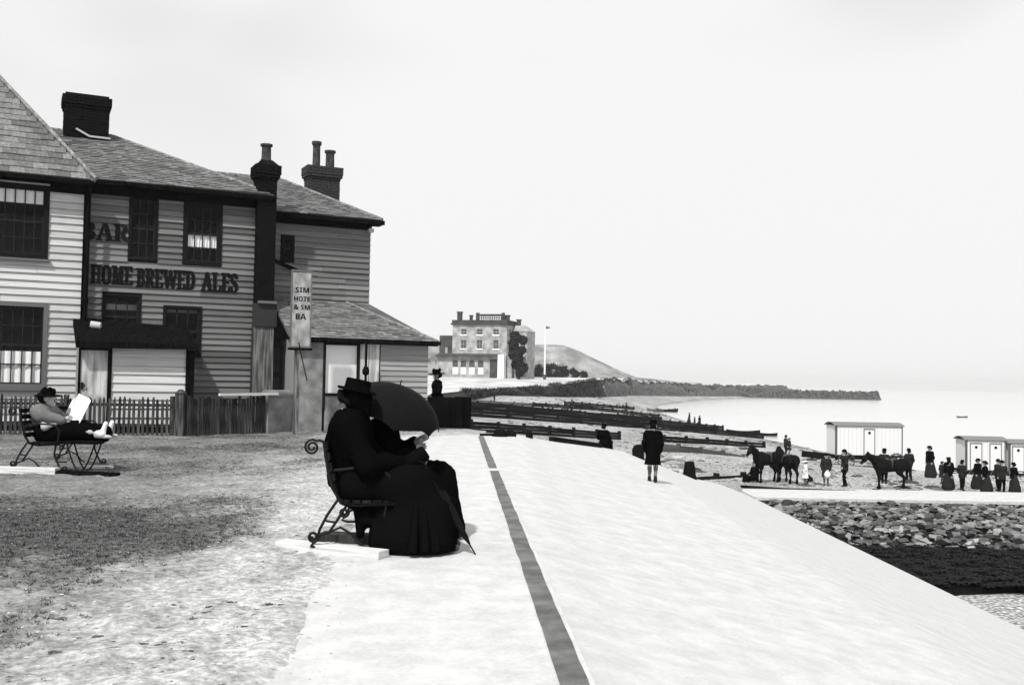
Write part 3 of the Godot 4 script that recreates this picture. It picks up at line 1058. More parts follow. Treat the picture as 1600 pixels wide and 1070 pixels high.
# slates laid course by course on a face, overlapping; single = a part each, else one joined part
func slates(parent: Node, el: Vector3, er: Vector3, rr: Vector3, rl: Vector3, pitch: float, width: float, single: bool, mats: Array) -> void:
	var up := ((rl + rr) * 0.5 - (el + er) * 0.5)
	var nn := (er - el).cross(rr - el).normalized()
	var slope := nn.cross((er - el).normalized()).normalized()
	var hgt := (rr - el).dot(slope)
	var rows := int(hgt / pitch)
	var along := (er - el).normalized()
	var one := MB.new()
	one.hexa([Vector3(0, 0, 0.012), Vector3(1, 0, 0.012), Vector3(1, 1, 0), Vector3(0, 1, 0), Vector3(0, 0, 0.034), Vector3(1, 0, 0.034), Vector3(1, 1, 0.012), Vector3(0, 1, 0.012)])
	var om := one.mesh()
	var groups := []
	for k in mats.size(): groups.append(MB.new())
	var b := Basis(along, slope, nn)
	var xl := (rl - el).dot(along)
	var xr := (rr - el).dot(along)
	var len := (er - el).length()
	for k in rows:
		var t := (k * pitch) / hgt
		var t1 := minf(((k + 1) * pitch) / hgt, 1.0)
		var a := lerpf(0.0, xl, t1)
		var e := lerpf(len, xr, t1)
		a = maxf(a, lerpf(0.0, xl, t)); e = minf(e, lerpf(len, xr, t))
		var x := a - (width * 0.5 if k % 2 else 0.0)
		while x < e:
			var x0 := maxf(x, a)
			var x1 := minf(x + width, e)
			if x1 - x0 > 0.02:
				var jig := rng.randf_range(-0.008, 0.008)
				var p := el + along * (x0 + 0.002) + slope * (k * pitch + jig) + nn * rng.randf_range(0.001, 0.006)
				var sb := b * Basis.from_scale(Vector3(x1 - x0 - 0.004, pitch * 1.25, rng.randf_range(0.8, 1.3)))
				if single: part("slate", om, pick(mats), parent, p, sb)
				else:
					var g: MB = pick(groups)
					var q := []
					for c in [Vector3(0, 0, 0.012), Vector3(1, 0, 0.012), Vector3(1, 1, 0), Vector3(0, 1, 0), Vector3(0, 0, 0.034), Vector3(1, 0, 0.034), Vector3(1, 1, 0.012), Vector3(0, 1, 0.012)]: q.append(p + sb * c)
					g.hexa(q)
			x += width
	if not single:
		for k in mats.size():
			if groups[k].v.size() > 0:
				var o := part("slates", groups[k].mesh(), mats[k], parent)
				o.set_meta("kind", "stuff")

# brickwork chimney: courses of bricks, a corbelled head
func chimney(parent: Node, c: Vector3, w: float, d: float, h: float, head: float, m: Material) -> MeshInstance3D:
	var mb := MB.new()
	mb.box(c + Vector3.UP * h * 0.5, Vector3(w - 0.03, h, d - 0.03))
	var rows := int(h / 0.085)
	for k in rows:
		var y := k * 0.085 + 0.04
		var out := head * smoothstep(h - 0.45, h - 0.25, y) if y < h - 0.02 else 0.0
		var shift := 0.115 if k % 2 else 0.0
		for side in 4:
			var len: float = (w if side < 2 else d) + out * 2.0
			var x := -len * 0.5 - shift
			while x < len * 0.5 - 0.02:
				var x0 := maxf(x, -len * 0.5)
				var x1 := minf(x + 0.23, len * 0.5)
				if x1 - x0 > 0.03:
					var o := (d if side < 2 else w) * 0.5 + out - 0.03 + rng.randf_range(-0.004, 0.004)
					var sg := 1.0 if side % 2 == 0 else -1.0
					var mid := (x0 + x1) * 0.5
					if side < 2: mb.box(c + Vector3(mid, y, sg * o), Vector3(x1 - x0 - 0.012, 0.073, 0.07))
					else: mb.box(c + Vector3(sg * o, y, mid), Vector3(0.07, 0.073, x1 - x0 - 0.012))
				x += 0.23
	return part("chimney", mb.mesh(), m, parent)

func pot(parent: Node, at: Vector3, r: float, h: float) -> void:
	var mb := MB.new()
	mb.lathe(at, [Vector2(r * 1.15, 0), Vector2(r * 1.15, 0.06), Vector2(r * 0.95, 0.09), Vector2(r * 0.9, h * 0.8), Vector2(r * 0.95, h * 0.86), Vector2(r * 1.2, h * 0.9), Vector2(r * 1.2, h), Vector2(r * 0.85, h), Vector2(r * 0.8, h * 0.5)], 14)
	part("chimney_pot", mb.mesh(), M.pot, parent)

func ridge(parent: Node, a: Vector3, b: Vector3, r := 0.07) -> void:
	var mb := MB.new()
	var n := maxi(int(a.distance_to(b) / 0.45), 1)
	for k in n:
		var p := a.lerp(b, float(k) / n)
		var q := a.lerp(b, (k + 0.97) / n)
		mb.tube([p, q], [r, r * 1.12], 8)
	part("ridge_tiles", mb.mesh(), M.lead, parent)

func lettering(parent: Node, text: String, cx: float, cy: float, z: float, w: float, h: float, m: Material, depth := 0.004, serif := true, called := "lettering") -> void:
	var t := TextMesh.new()
	var f := SystemFont.new()
	f.font_names = PackedStringArray(["Droid Serif" if serif else "Droid Sans"])
	f.font_weight = 700
	t.font = f
	t.text = text
	t.font_size = 64
	t.pixel_size = 0.01
	t.depth = 0.02
	t.curve_step = 2.0
	var bb := t.get_aabb()
	var sx := w / maxf(bb.size.x, 0.01)
	var sy := h / maxf(bb.size.y, 0.01)
	var c := bb.get_center()
	# two brush strokes of the same letters, a little apart, for the weight of painted capitals
	for k in (3 if serif else 1): part(called, t, m, parent, Vector3(cx - c.x * sx + (k - 1) * h * 0.03, cy - c.y * sy, z + 0.0015 * k), Basis.from_scale(Vector3(sx, sy, depth / 0.02)))

func make_inn() -> void:
	var bm := MB.new()
	# one unit of weatherboard: thin at the top, thick at its lower lip, a little overlap above
	bm.hexa([Vector3(0, 0, 0.034), Vector3(1, 0, 0.034), Vector3(1, 0, 0), Vector3(0, 0, 0), Vector3(0, 1.06, 0.004), Vector3(1, 1.06, 0.004), Vector3(1, 1.12, 0), Vector3(0, 1.12, 0)])
	board_mesh = bm.mesh()
	# ---- left house, white boards, steep hipped roof
	var a := inn_thing("white_boarded_house", "white weatherboarded house with steep hipped slate roof, nearest at the left edge", "house")
	var h1 := [[-2.9, -0.72, 4.2, 6.02], [-2.9, -0.67, 1.05, 3.13]]
	wall_body(a, -6.5, 0.06, 6.2, 0.0, 6.0, [[-2.83, -0.79, 4.27, 5.95], [-2.83, -0.74, 1.12, 3.06]], M.tar)
	weatherboard(a, -6.5, 0.06, 0.25, 6.12, 0.0, 0.1805, h1, M.white_board, 0.048)
	window(a, -2.9, -0.72, 4.2, 6.02, 0.02, 9, 4, M.frame_dark, [[0.78, 1.0, M.curtain, 0]], true, 0.11)
	window(a, -2.9, -0.67, 1.05, 3.13, 0.02, 9, 4, M.frame_pale, [[0.0, 0.42, M.curtain, 0]], true, 0.1)
	var ea := [Vector3(-6.8, 6.2, 0.38), Vector3(0.3, 6.2, 0.38), Vector3(-2.2, 9.55, -3.1), Vector3(-4.4, 9.55, -3.1)]
	var ra := roof_face(a, ea[0], ea[1], ea[2], ea[3], M.slate_sheet)
	slates(ra, Vector3(-3.0, 6.2, 0.38), ea[1], ea[2], Vector3(-3.0, 9.55, -3.1), 0.262, 0.34, true, M.slate)
	slates(ra, ea[0], Vector3(-3.0, 6.2, 0.38), Vector3(-3.0, 9.55, -3.1), Vector3(-4.4, 9.55, -3.1), 0.262, 0.34, false, M.slate)
	roof_face(a, ea[1], Vector3(0.3, 6.2, -6.4), ea[2], ea[2], M.slate_sheet)
	roof_face(a, Vector3(0.3, 6.2, -6.4), Vector3(-6.8, 6.2, -6.4), ea[3], ea[2], M.slate_sheet)
	ridge(a, ea[1] + Vector3(0, 0.05, 0), ea[2] + Vector3(0, 0.05, 0), 0.05)
	ridge(a, ea[3] + Vector3(0, 0.04, 0), ea[2] + Vector3(0, 0.04, 0), 0.06)
	part("eaves_shade_board", bars([[-6.5, -2.9, 5.88, 6.15], [-0.72, 0.07, 5.88, 6.15]], 0.0, 0.06), M.tar, a)  # black board added to paint in the shade under the eaves
	var fb := MB.new()
	fb.box(Vector3(-3.3, 6.1, 0.2), Vector3(7.0, 0.06, 0.36))
	fb.box(Vector3(-3.3, 6.14, 0.4), Vector3(7.1, 0.1, 0.05))
	part("eaves", fb.mesh(), M.tar, a)
	var dp := MB.new()
	dp.tube([Vector3(0.16, 6.1, 0.32), Vector3(0.16, 5.9, 0.14), Vector3(0.16, 0.1, 0.14)], [0.055], 10)
	for y in [1.6, 3.2, 4.8]: dp.lathe(Vector3(0.16, y, 0.14), [Vector2(0.07, 0), Vector2(0.07, 0.08)], 10)
	part("downpipe", dp.mesh(), M.tar, a)
	# ---- middle house with the painted advertisement
	var b := inn_thing("grey_boarded_inn", "grey weatherboarded inn lettered HOME BREWED ALES, between white house and chimney stack", "inn")
	var hb := [[1.15, 1.87, 4.36, 6.02], [2.5, 3.5, 4.34, 5.98], [0.58, 1.52, 2.3, 3.48], [2.06, 3.04, 1.9, 3.24]]
	var hole := []
	for q in hb: hole.append([q[0] + 0.06, q[1] - 0.06, q[2] + 0.06, q[3] - 0.06])
	wall_body(b, 0.1, 4.4, 6.3, -0.3, 6.5, hole, M.tar)
	weatherboard(b, 0.2, 4.38, 0.2, 6.25, -0.3, 0.158, hb, M.grey_board, 0.05, 2.4, 0.008)
	window(b, 1.15, 1.87, 4.36, 6.02, -0.29, 3, 4, M.frame_dark, [], false, 0.07)
	window(b, 2.5, 3.5, 4.34, 5.98, -0.29, 4, 4, M.frame_dark, [[0.24, 0.5, M.curtain, 0]], false, 0.1)
	window(b, 0.58, 1.52, 2.3, 3.48, -0.29, 3, 2, M.frame_dark, [], false, 0.07)
	window(b, 2.06, 3.04, 1.9, 3.24, -0.29, 3, 2, M.frame_dark, [], false, 0.07)
	lettering(b, "BAR", 0.6, 5.03, -0.266, 1.14, 0.46, M.paint_worn, 0.05)
	lettering(b, "HOME", 0.78, 3.94, -0.266, 0.98, 0.5, M.paint, 0.05)
	lettering(b, "BREWED", 2.1, 3.92, -0.266, 1.44, 0.5, M.paint, 0.05)
	lettering(b, "ALES", 3.47, 3.91, -0.266, 0.93, 0.52, M.paint, 0.05)
	part("eaves_shade_board", bars([[0.2, 4.4, 5.98, 6.28]], -0.3, -0.235), M.tar, b)  # eaves shade drawn as a black board on the inn front
	var eb := [Vector3(0.3, 6.28, 0.06), Vector3(4.8, 6.32, 0.06), Vector3(0.95, 8.2, -3.5), Vector3(-2.2, 8.2, -3.5)]
	var rb := roof_face(b, eb[0] + Vector3(-1.2, 0, 0), eb[1], eb[2], eb[3], M.slate_sheet)
	slates(rb, eb[0], eb[1], eb[2], Vector3(-0.6, 8.2, -3.5), 0.14, 0.24, false, M.slate)
	roof_face(b, eb[1], Vector3(4.8, 6.3, -7.0), eb[2], eb[2], M.slate_sheet)
	roof_face(b, Vector3(4.8, 6.3, -7.0), Vector3(-2.0, 6.3, -7.0), eb[3], eb[2], M.slate_sheet)
	ridge(b, eb[1] + Vector3(-0.1, 0.06, -0.1), eb[2], 0.045)
	ridge(b, eb[3], eb[2], 0.05)
	var fe := MB.new()
	fe.box(Vector3(2.5, 6.2, -0.08), Vector3(4.6, 0.06, 0.3))
	fe.box(Vector3(2.5, 6.24, 0.08), Vector3(4.7, 0.1, 0.05))
	part("eaves", fe.mesh(), M.tar, b)
	var c1 := chimney(b, Vector3(0.22, 7.75, -3.3), 1.15, 0.75, 1.42, 0.06, M.brick_dark)
	var fl := MB.new()
	fl.span(Vector3(-0.05, 8.17, -2.9), Vector3(0.3, 7.99, -2.88), 0.04, 0.05)
	fl.span(Vector3(0.3, 7.99, -2.88), Vector3(0.84, 7.99, -2.9), 0.04, 0.05)
	part("flashing", fl.mesh(), M.flash, c1)
	# ---- external stack between the inn and the back house
	var sk := inn_thing("chimney_stack", "tall black brick chimney stack with one pot against the inn wall", "chimney")
	chimney(sk, Vector3(4.62, 3.4, -0.28), 0.5, 0.56, 3.75, 0.09, M.brick_dark)
	var sl := MB.new()
	sl.hexa([Vector3(4.28, 7.1, 0.05), Vector3(4.96, 7.1, 0.05), Vector3(4.96, 7.1, -0.6), Vector3(4.28, 7.1, -0.6), Vector3(4.47, 7.3, -0.14), Vector3(4.77, 7.3, -0.14), Vector3(4.77, 7.3, -0.42), Vector3(4.47, 7.3, -0.42)])
	part("haunching", sl.mesh(), M.brick_dark, sk)
	pot(sk, Vector3(4.62, 7.25, -0.28), 0.14, 0.5)
	var lg := MB.new()
	lg.box(Vector3(4.68, 3.42, 0.02), Vector3(0.5, 0.07, 0.2))
	part("ledge", lg.mesh(), M.frame_pale, sk)
	var lb := MB.new()
	lb.box(Vector3(4.65, 3.08, -0.26), Vector3(0.6, 0.62, 0.6))
	lb.box(Vector3(4.62, 1.36, -0.32), Vector3(0.56, 2.8, 0.5))
	part("base", lb.mesh(), M.brick_mid, sk)
	var dr := MB.new()
	for k in 4: dr.box(Vector3(4.42 + 0.135 * k, 1.38, -0.03 + 0.004 * (k % 2)), Vector3(0.13, 2.76, 0.05))
	part("door", dr.mesh(), M.door_grey, sk)
	# ---- house behind, with its own hipped roof and two-pot stack
	var c := inn_thing("low_roofed_house", "grey weatherboarded house with low hipped roof and two-pot chimney behind the sign", "house")
	wall_body(c, 4.95, 7.86, 6.0, -1.0, 6.5, [[5.32, 5.56, 4.76, 5.32]], M.tar)
	weatherboard(c, 4.95, 7.86, 0.3, 5.9, -1.0, 0.16, [[5.24, 5.62, 4.66, 5.4]], M.back_board, 0.048, 1.9, 0.01)
	window(c, 5.24, 5.62, 4.66, 5.4, -0.98, 1, 2, M.frame_dark, [], false, 0.08)
	var gb := MB.new()
	gb.span(Vector3(4.95, 4.72, -0.93), Vector3(5.72, 4.42, -0.93), 0.1, 0.09)
	part("sloping_rail", gb.mesh(), M.tar, c)
	var ec := [Vector3(4.9, 6.0, -0.62), Vector3(8.15, 6.0, -0.62), Vector3(5.9, 7.55, -4.0), Vector3(3.2, 7.55, -4.0)]
	var rc := roof_face(c, ec[0] + Vector3(-1.4, 0, 0), ec[1], ec[2], ec[3], M.slate_sheet)
	slates(rc, ec[0] + Vector3(-1.4, 0, 0), ec[1], ec[2], ec[3], 0.14, 0.24, false, M.slate)
	roof_face(c, ec[1], Vector3(8.15, 6.0, -7.6), ec[2], ec[2], M.slate_sheet)
	roof_face(c, Vector3(8.15, 6.0, -7.6), Vector3(3.5, 6.0, -7.6), ec[3], ec[2], M.slate_sheet)
	ridge(c, ec[1] + Vector3(-0.05, 0.04, -0.05), ec[2], 0.05)
	ridge(c, ec[3], ec[2], 0.05)
	part("eaves_shade_board", bars([[4.95, 7.88, 5.74, 5.96]], -1.0, -0.935), M.tar, c)  # black strip painting the eaves shade on this house too
	var fc := MB.new()
	fc.box(Vector3(6.5, 5.9, -0.8), Vector3(3.2, 0.08, 0.34))
	fc.box(Vector3(6.5, 5.93, -0.6), Vector3(3.3, 0.12, 0.06))
	part("eaves", fc.mesh(), M.tar, c)
	var br := MB.new()
	br.box(Vector3(7.82, 5.72, -0.86), Vector3(0.14, 0.1, 0.2))
	part("bracket", br.mesh(), M.flash, c)
	chimney(c, Vector3(7.2, 6.6, -4.0), 0.98, 0.62, 1.45, 0.08, M.brick_mid)
	pot(c, Vector3(7.0, 8.0, -4.0), 0.13, 0.86)
	pot(c, Vector3(7.44, 8.0, -4.0), 0.15, 0.62)
	# ---- outhouse in front of the inn: pale door and boards under a dark lean-to roof
	var s := inn_thing("outhouse", "low outhouse with pale door and dark lean-to roof against the inn", "outhouse")
	wall_body(s, 0.0, 2.46, 2.05, 1.4, 1.6, [], M.tar)
	weatherboard(s, 0.72, 2.42, 0.2, 2.0, 1.4, 0.205, [], M.pale_board, 0.046, 4.0, 0.012)
	var dd := MB.new()
	for k in 4: dd.box(Vector3(0.1 + 0.15 * k, 1.05, 1.425 + 0.003 * (k % 2)), Vector3(0.146, 1.86, 0.04))
	var door := part("door", dd.mesh(), M.door, s)
	var latch := MB.new()
	latch.box(Vector3(0.07, 1.14, 1.46), Vector3(0.05, 0.16, 0.03))
	latch.tube([Vector3(0.09, 1.2, 1.47), Vector3(0.13, 1.16, 1.5), Vector3(0.09, 1.1, 1.47)], [0.012], 6)
	part("latch", latch.mesh(), M.iron, door)
	for q in [[0.63, 0.71], [-0.02, 0.03], [2.42, 2.62]]: part("post", bars([[q[0], q[1], 0.0, 2.02]], 1.38, 1.47), M.tar, s)
	var lr := MB.new()
	lr.hexa([Vector3(-0.1, 2.02, 1.72), Vector3(2.66, 2.06, 1.72), Vector3(2.66, 2.56, -0.2), Vector3(-0.1, 2.72, -0.2), Vector3(-0.1, 2.2, 1.72), Vector3(2.66, 2.16, 1.72), Vector3(2.66, 2.66, -0.2), Vector3(-0.1, 2.86, -0.2)])
	part("roof", lr.mesh(), M.tar, s)
	var cw := MB.new()
	cw.tube([Vector3(0.28, 2.62, 0.55), Vector3(0.5, 2.6, 0.62)], [0.1, 0.09], 10)
	part("cowl", cw.mesh(), M.flash, s)
	# ---- single storey annexe with hipped slate roof
	var t := inn_thing("single_storey_annexe", "single storey annexe with hipped slate roof and pale shop window, right end of the row", "annexe")
	wall_body(t, 5.3, 8.88, 2.45, 1.2, 3.2, [[5.98, 6.86, 1.0, 2.3]], M.tar)
	weatherboard(t, 7.5, 8.88, 0.2, 2.4, 1.2, 0.146, [], M.annexe_board, 0.044, 3.0, 0.008)
	var sw := MB.new()
	sw.box(Vector3(6.42, 1.66, 1.17), Vector3(0.86, 1.27, 0.012))
	part("window_blind", sw.mesh(), M.curtain, t)
	var gl := MB.new()
	gl.box(Vector3(6.42, 1.65, 1.19), Vector3(0.9, 1.32, 0.008))
	part("pane", gl.mesh(), M.glass, t)
	part("window_frame", bars([[5.92, 5.99, 0.6, 2.4], [6.85, 6.92, 0.6, 2.4], [5.99, 6.85, 2.3, 2.4], [5.99, 6.85, 0.95, 1.02]], 1.16, 1.26), M.frame_dark, t)
	part("stall_riser", bars([[5.3, 5.92, 0.0, 2.4], [5.99, 6.85, 0.0, 0.95]], 1.2, 1.24), M.render, t)
	part("entrance_panel", bars([[6.92, 7.16, 0.0, 2.38], [7.18, 7.46, 0.0, 2.38]], 1.2, 1.25), M.door, t)
	var et := [Vector3(5.0, 2.44, 1.42), Vector3(9.15, 2.44, 1.42), Vector3(7.16, 3.6, -0.95), Vector3(5.0, 3.6, -0.95)]
	var rt := roof_face(t, et[0], et[1], et[2], et[3], M.slate_sheet)
	slates(rt, et[0], et[1], et[2], et[3], 0.15, 0.26, false, M.slate)
	roof_face(t, et[1], Vector3(9.15, 2.44, -2.2), Vector3(7.9, 3.6, -1.1), et[2], M.slate_sheet)
	ridge(t, et[1] + Vector3(-0.05, 0.04, -0.05), et[2], 0.04)
	var ft := MB.new()
	ft.box(Vector3(7.05, 2.38, 1.3), Vector3(4.1, 0.07, 0.2))
	ft.box(Vector3(7.05, 2.42, 1.44), Vector3(4.2, 0.11, 0.06))
	part("gutter", ft.mesh(), M.tar, t)
	var lp := MB.new()
	lp.tube([Vector3(6.95, 0.0, 1.68), Vector3(6.95, 2.4, 1.68)], [0.035], 8)
	lp.lathe(Vector3(6.95, 1.5, 1.68), [Vector2(0.03, 0), Vector2(0.09, 0.05), Vector2(0.1, 0.14), Vector2(0.05, 0.24), Vector2(0.03, 0.26)], 10)
	part("lamp_post", lp.mesh(), M.tar, t)
	var hd := MB.new()
	hd.tube([Vector3(8.9, 1.95, 1.2), Vector3(9.05, 2.02, 1.2), Vector3(9.16, 1.95, 1.2), Vector3(9.16, 1.72, 1.2)], [0.05, 0.05, 0.05, 0.05], 8)
	part("pale_spout", hd.mesh(), M.flash, t)
	# ---- hanging sign on its post
	var g := thing("hotel_sign", "tall narrow pale sign board with black lettering on a post", "sign", INN + Vector3(cos(0.4538) * 5.0 + sin(0.4538) * 2.4, 0, -sin(0.4538) * 5.0 + cos(0.4538) * 2.4), INN_TURN)
	var bd := MB.new()
	for k in 3: bd.box(Vector3(-0.158 + 0.158 * k, 3.12, 0.0 + 0.003 * (k % 2)), Vector3(0.156, 1.84, 0.04))
	part("board", bd.mesh(), M.sign, g)
	part("board_frame", bars([[-0.26, -0.235, 2.2, 4.06], [0.235, 0.26, 2.2, 4.06], [-0.26, 0.26, 2.16, 2.2], [-0.26, 0.26, 4.06, 4.1]], -0.03, 0.035), M.frame_pale, g)
	lettering(g, "SIM", 0.02, 3.6, 0.026, 0.34, 0.13, M.paint, 0.003, false)
	lettering(g, "HOTE", 0.02, 3.38, 0.026, 0.4, 0.12, M.paint, 0.003, false)
	lettering(g, "& SM", 0.02, 3.17, 0.026, 0.4, 0.12, M.paint, 0.003, false)
	lettering(g, "BA", 0.0, 2.94, 0.026, 0.26, 0.14, M.paint, 0.003, false)
	var ps := MB.new()
	ps.box(Vector3(-0.05, 1.1, -0.06), Vector3(0.12, 2.24, 0.1))
	part("post", ps.mesh(), M.door_grey, g)
	var st := MB.new()
	st.tube([Vector3(-0.05, 2.3, 0.05), Vector3(0.02, 1.9, 0.14), Vector3(0.12, 1.35, 0.3)], [0.014], 6)
	part("stay", st.mesh(), M.iron, g)
	part("rail", bars([[-0.3, 0.3, 2.1, 2.16]], -0.05, 0.05), M.tar, g)

# ---------------------------------------------------------------- fences and low walls
func picket_run(parent: Node, a: Vector3, b: Vector3, pitch: float, w: float, h: float, mats: Array, pointed: bool, skip := 0.0) -> void:
	var d := (b - a)
	var len := d.length()
	var turn := Basis(Vector3.UP, atan2(-d.z, d.x))
	var pk := MB.new()
	if pointed: pk.hexa([Vector3(-w / 2, 0, 0.012), Vector3(w / 2, 0, 0.012), Vector3(w / 2, 0, -0.012), Vector3(-w / 2, 0, -0.012), Vector3(-w * 0.18, h, 0.012), Vector3(w * 0.18, h, 0.012), Vector3(w * 0.18, h, -0.012), Vector3(-w * 0.18, h, -0.012)])
	else: pk.box(Vector3(0, h / 2, 0), Vector3(w, h, 0.024))
	var body := MB.new()
	if pointed:
		body.box(Vector3(0, h * 0.46, 0), Vector3(w, h * 0.92, 0.024))
		body.hexa([Vector3(-w / 2, h * 0.92, 0.012), Vector3(w / 2, h * 0.92, 0.012), Vector3(w / 2, h * 0.92, -0.012), Vector3(-w / 2, h * 0.92, -0.012), Vector3(-w * 0.12, h, 0.012), Vector3(w * 0.12, h, 0.012), Vector3(w * 0.12, h, -0.012), Vector3(-w * 0.12, h, -0.012)])
		pk = body
	var m := pk.mesh()
	for k in int(len / pitch) + 1:
		if rng.randf() < skip: continue
		var p := a + d * (k * pitch / len)
		part("picket", m, pick(mats), parent, p - parent.position + turn * Vector3(0, rng.randf_range(-0.03, 0.01), 0.03), turn * Basis(Vector3.BACK, rng.randf_range(-0.025, 0.025)) * Basis.from_scale(Vector3(1, rng.randf_range(0.96, 1.03), 1)))
	for y in [h * 0.28, h * 0.8]:
		var r := MB.new()
		r.box(Vector3(len / 2, y, 0), Vector3(len, 0.07, 0.035))
		part("rail", r.mesh(), pick(mats), parent, a - parent.position, turn)
	var n := maxi(int(len / 1.9), 1)
	var po := MB.new()
	po.box(Vector3(0, h * 0.52, -0.05), Vector3(0.1, h * 1.04, 0.09))
	var pm := po.mesh()
	for k in n + 1: part("post", pm, pick(mats), parent, a + d * (float(k) / n) - parent.position, turn)

func make_fences() -> void:
	var f := thing("picket_fence", "weathered grey picket fence in front of the outhouse and white house", "fence", Vector3(-12.6, 0, -23.4))
	picket_run(f, Vector3(-12.6, 0, -23.3), Vector3(-7.9, 0, -23.9), 0.108, 0.06, 0.9, M.wood_grey, true, 0.03)
	var g := thing("close_paling_fence", "dark close-boarded paling fence between picket gate post and rendered wall", "fence", Vector3(-7.7, 0, -24.0))
	picket_run(g, Vector3(-7.55, 0, -24.0), Vector3(-6.2, 0, -25.7), 0.088, 0.075, 0.92, M.wood_grey, false)
	var cap := MB.new()
	cap.span(Vector3(-7.0, 0.98, -24.6) - g.position, Vector3(-5.9, 1.0, -25.9) - g.position, 0.09, 0.06)
	part("coping", cap.mesh(), M.wood_pale[0], g)
	var gp := MB.new()
	gp.box(Vector3(0, 0.5, 0), Vector3(0.2, 1.0, 0.2))
	gp.hexa([Vector3(-0.12, 1.0, 0.12), Vector3(0.12, 1.0, 0.12), Vector3(0.12, 1.0, -0.12), Vector3(-0.12, 1.0, -0.12), Vector3(-0.03, 1.1, 0.03), Vector3(0.03, 1.1, 0.03), Vector3(0.03, 1.1, -0.03), Vector3(-0.03, 1.1, -0.03)])
	solo("gate_post", gp.mesh(), M.wood_grey[3], "square grey gate post between the picket fence and paling fence", "post", Vector3(-7.72, 0, -23.95))
	var lw := thing("low_wall", "low grey rendered wall with rounded top right of the paling fence", "wall", Vector3(-6.2, 0, -25.8))
	var d := Vector3(0.95, 0, -2.15)
	var wm := MB.new()
	wm.span(Vector3(0, 0.45, 0), d + Vector3(0, 0.45, 0), 0.24, 1.0)
	part("wall", wm.mesh(), M.render, lw)
	var cp := MB.new()
	cp.tube([Vector3(0, 0.95, 0), d + Vector3(0, 0.97, 0)], [0.14], 12)
	part("coping", cp.mesh(), M.render, lw)
	# tarred board fence right of it, its top sloping down behind the seated people
	var t := thing("tarred_board_fence", "black tarred board fence with sloping top behind the seated couple", "fence", Vector3(-5.4, 0, -28.2))
	var a := Vector3(-5.7, 0, -28.4)
	var b := Vector3(-1.45, 0, -30.5)
	var n := 30
	var turn := Basis(Vector3.UP, atan2(-(b - a).z, (b - a).x))
	var brd := MB.new()
	brd.box(Vector3(0, 0.5, 0), Vector3(0.156, 1.0, 0.035))
	var bmesh := brd.mesh()
	for k in n:
		var u := (k + 0.5) / n
		var h := lerpf(1.5, 0.92, smoothstep(0.0, 0.42, u)) + rng.randf_range(-0.015, 0.015)
		part("board", bmesh, pick(M.tar_planks), t, a.lerp(b, u) - t.position, turn * Basis.from_scale(Vector3(1, h, 1)))
	var tr := MB.new()
	tr.span(Vector3(-5.72, 1.53, -28.36) - t.position, Vector3(-4.6, 1.14, -28.9) - t.position, 0.1, 0.05)
	part("top_rail", tr.mesh(), M.wood_pale[0], t)
	var en := MB.new()
	en.box(Vector3(0, 0.45, 0), Vector3(0.16, 0.94, 0.9), turn)
	part("end_return", en.mesh(), M.tar, t, b + Vector3(0, 0, -0.45) - t.position)

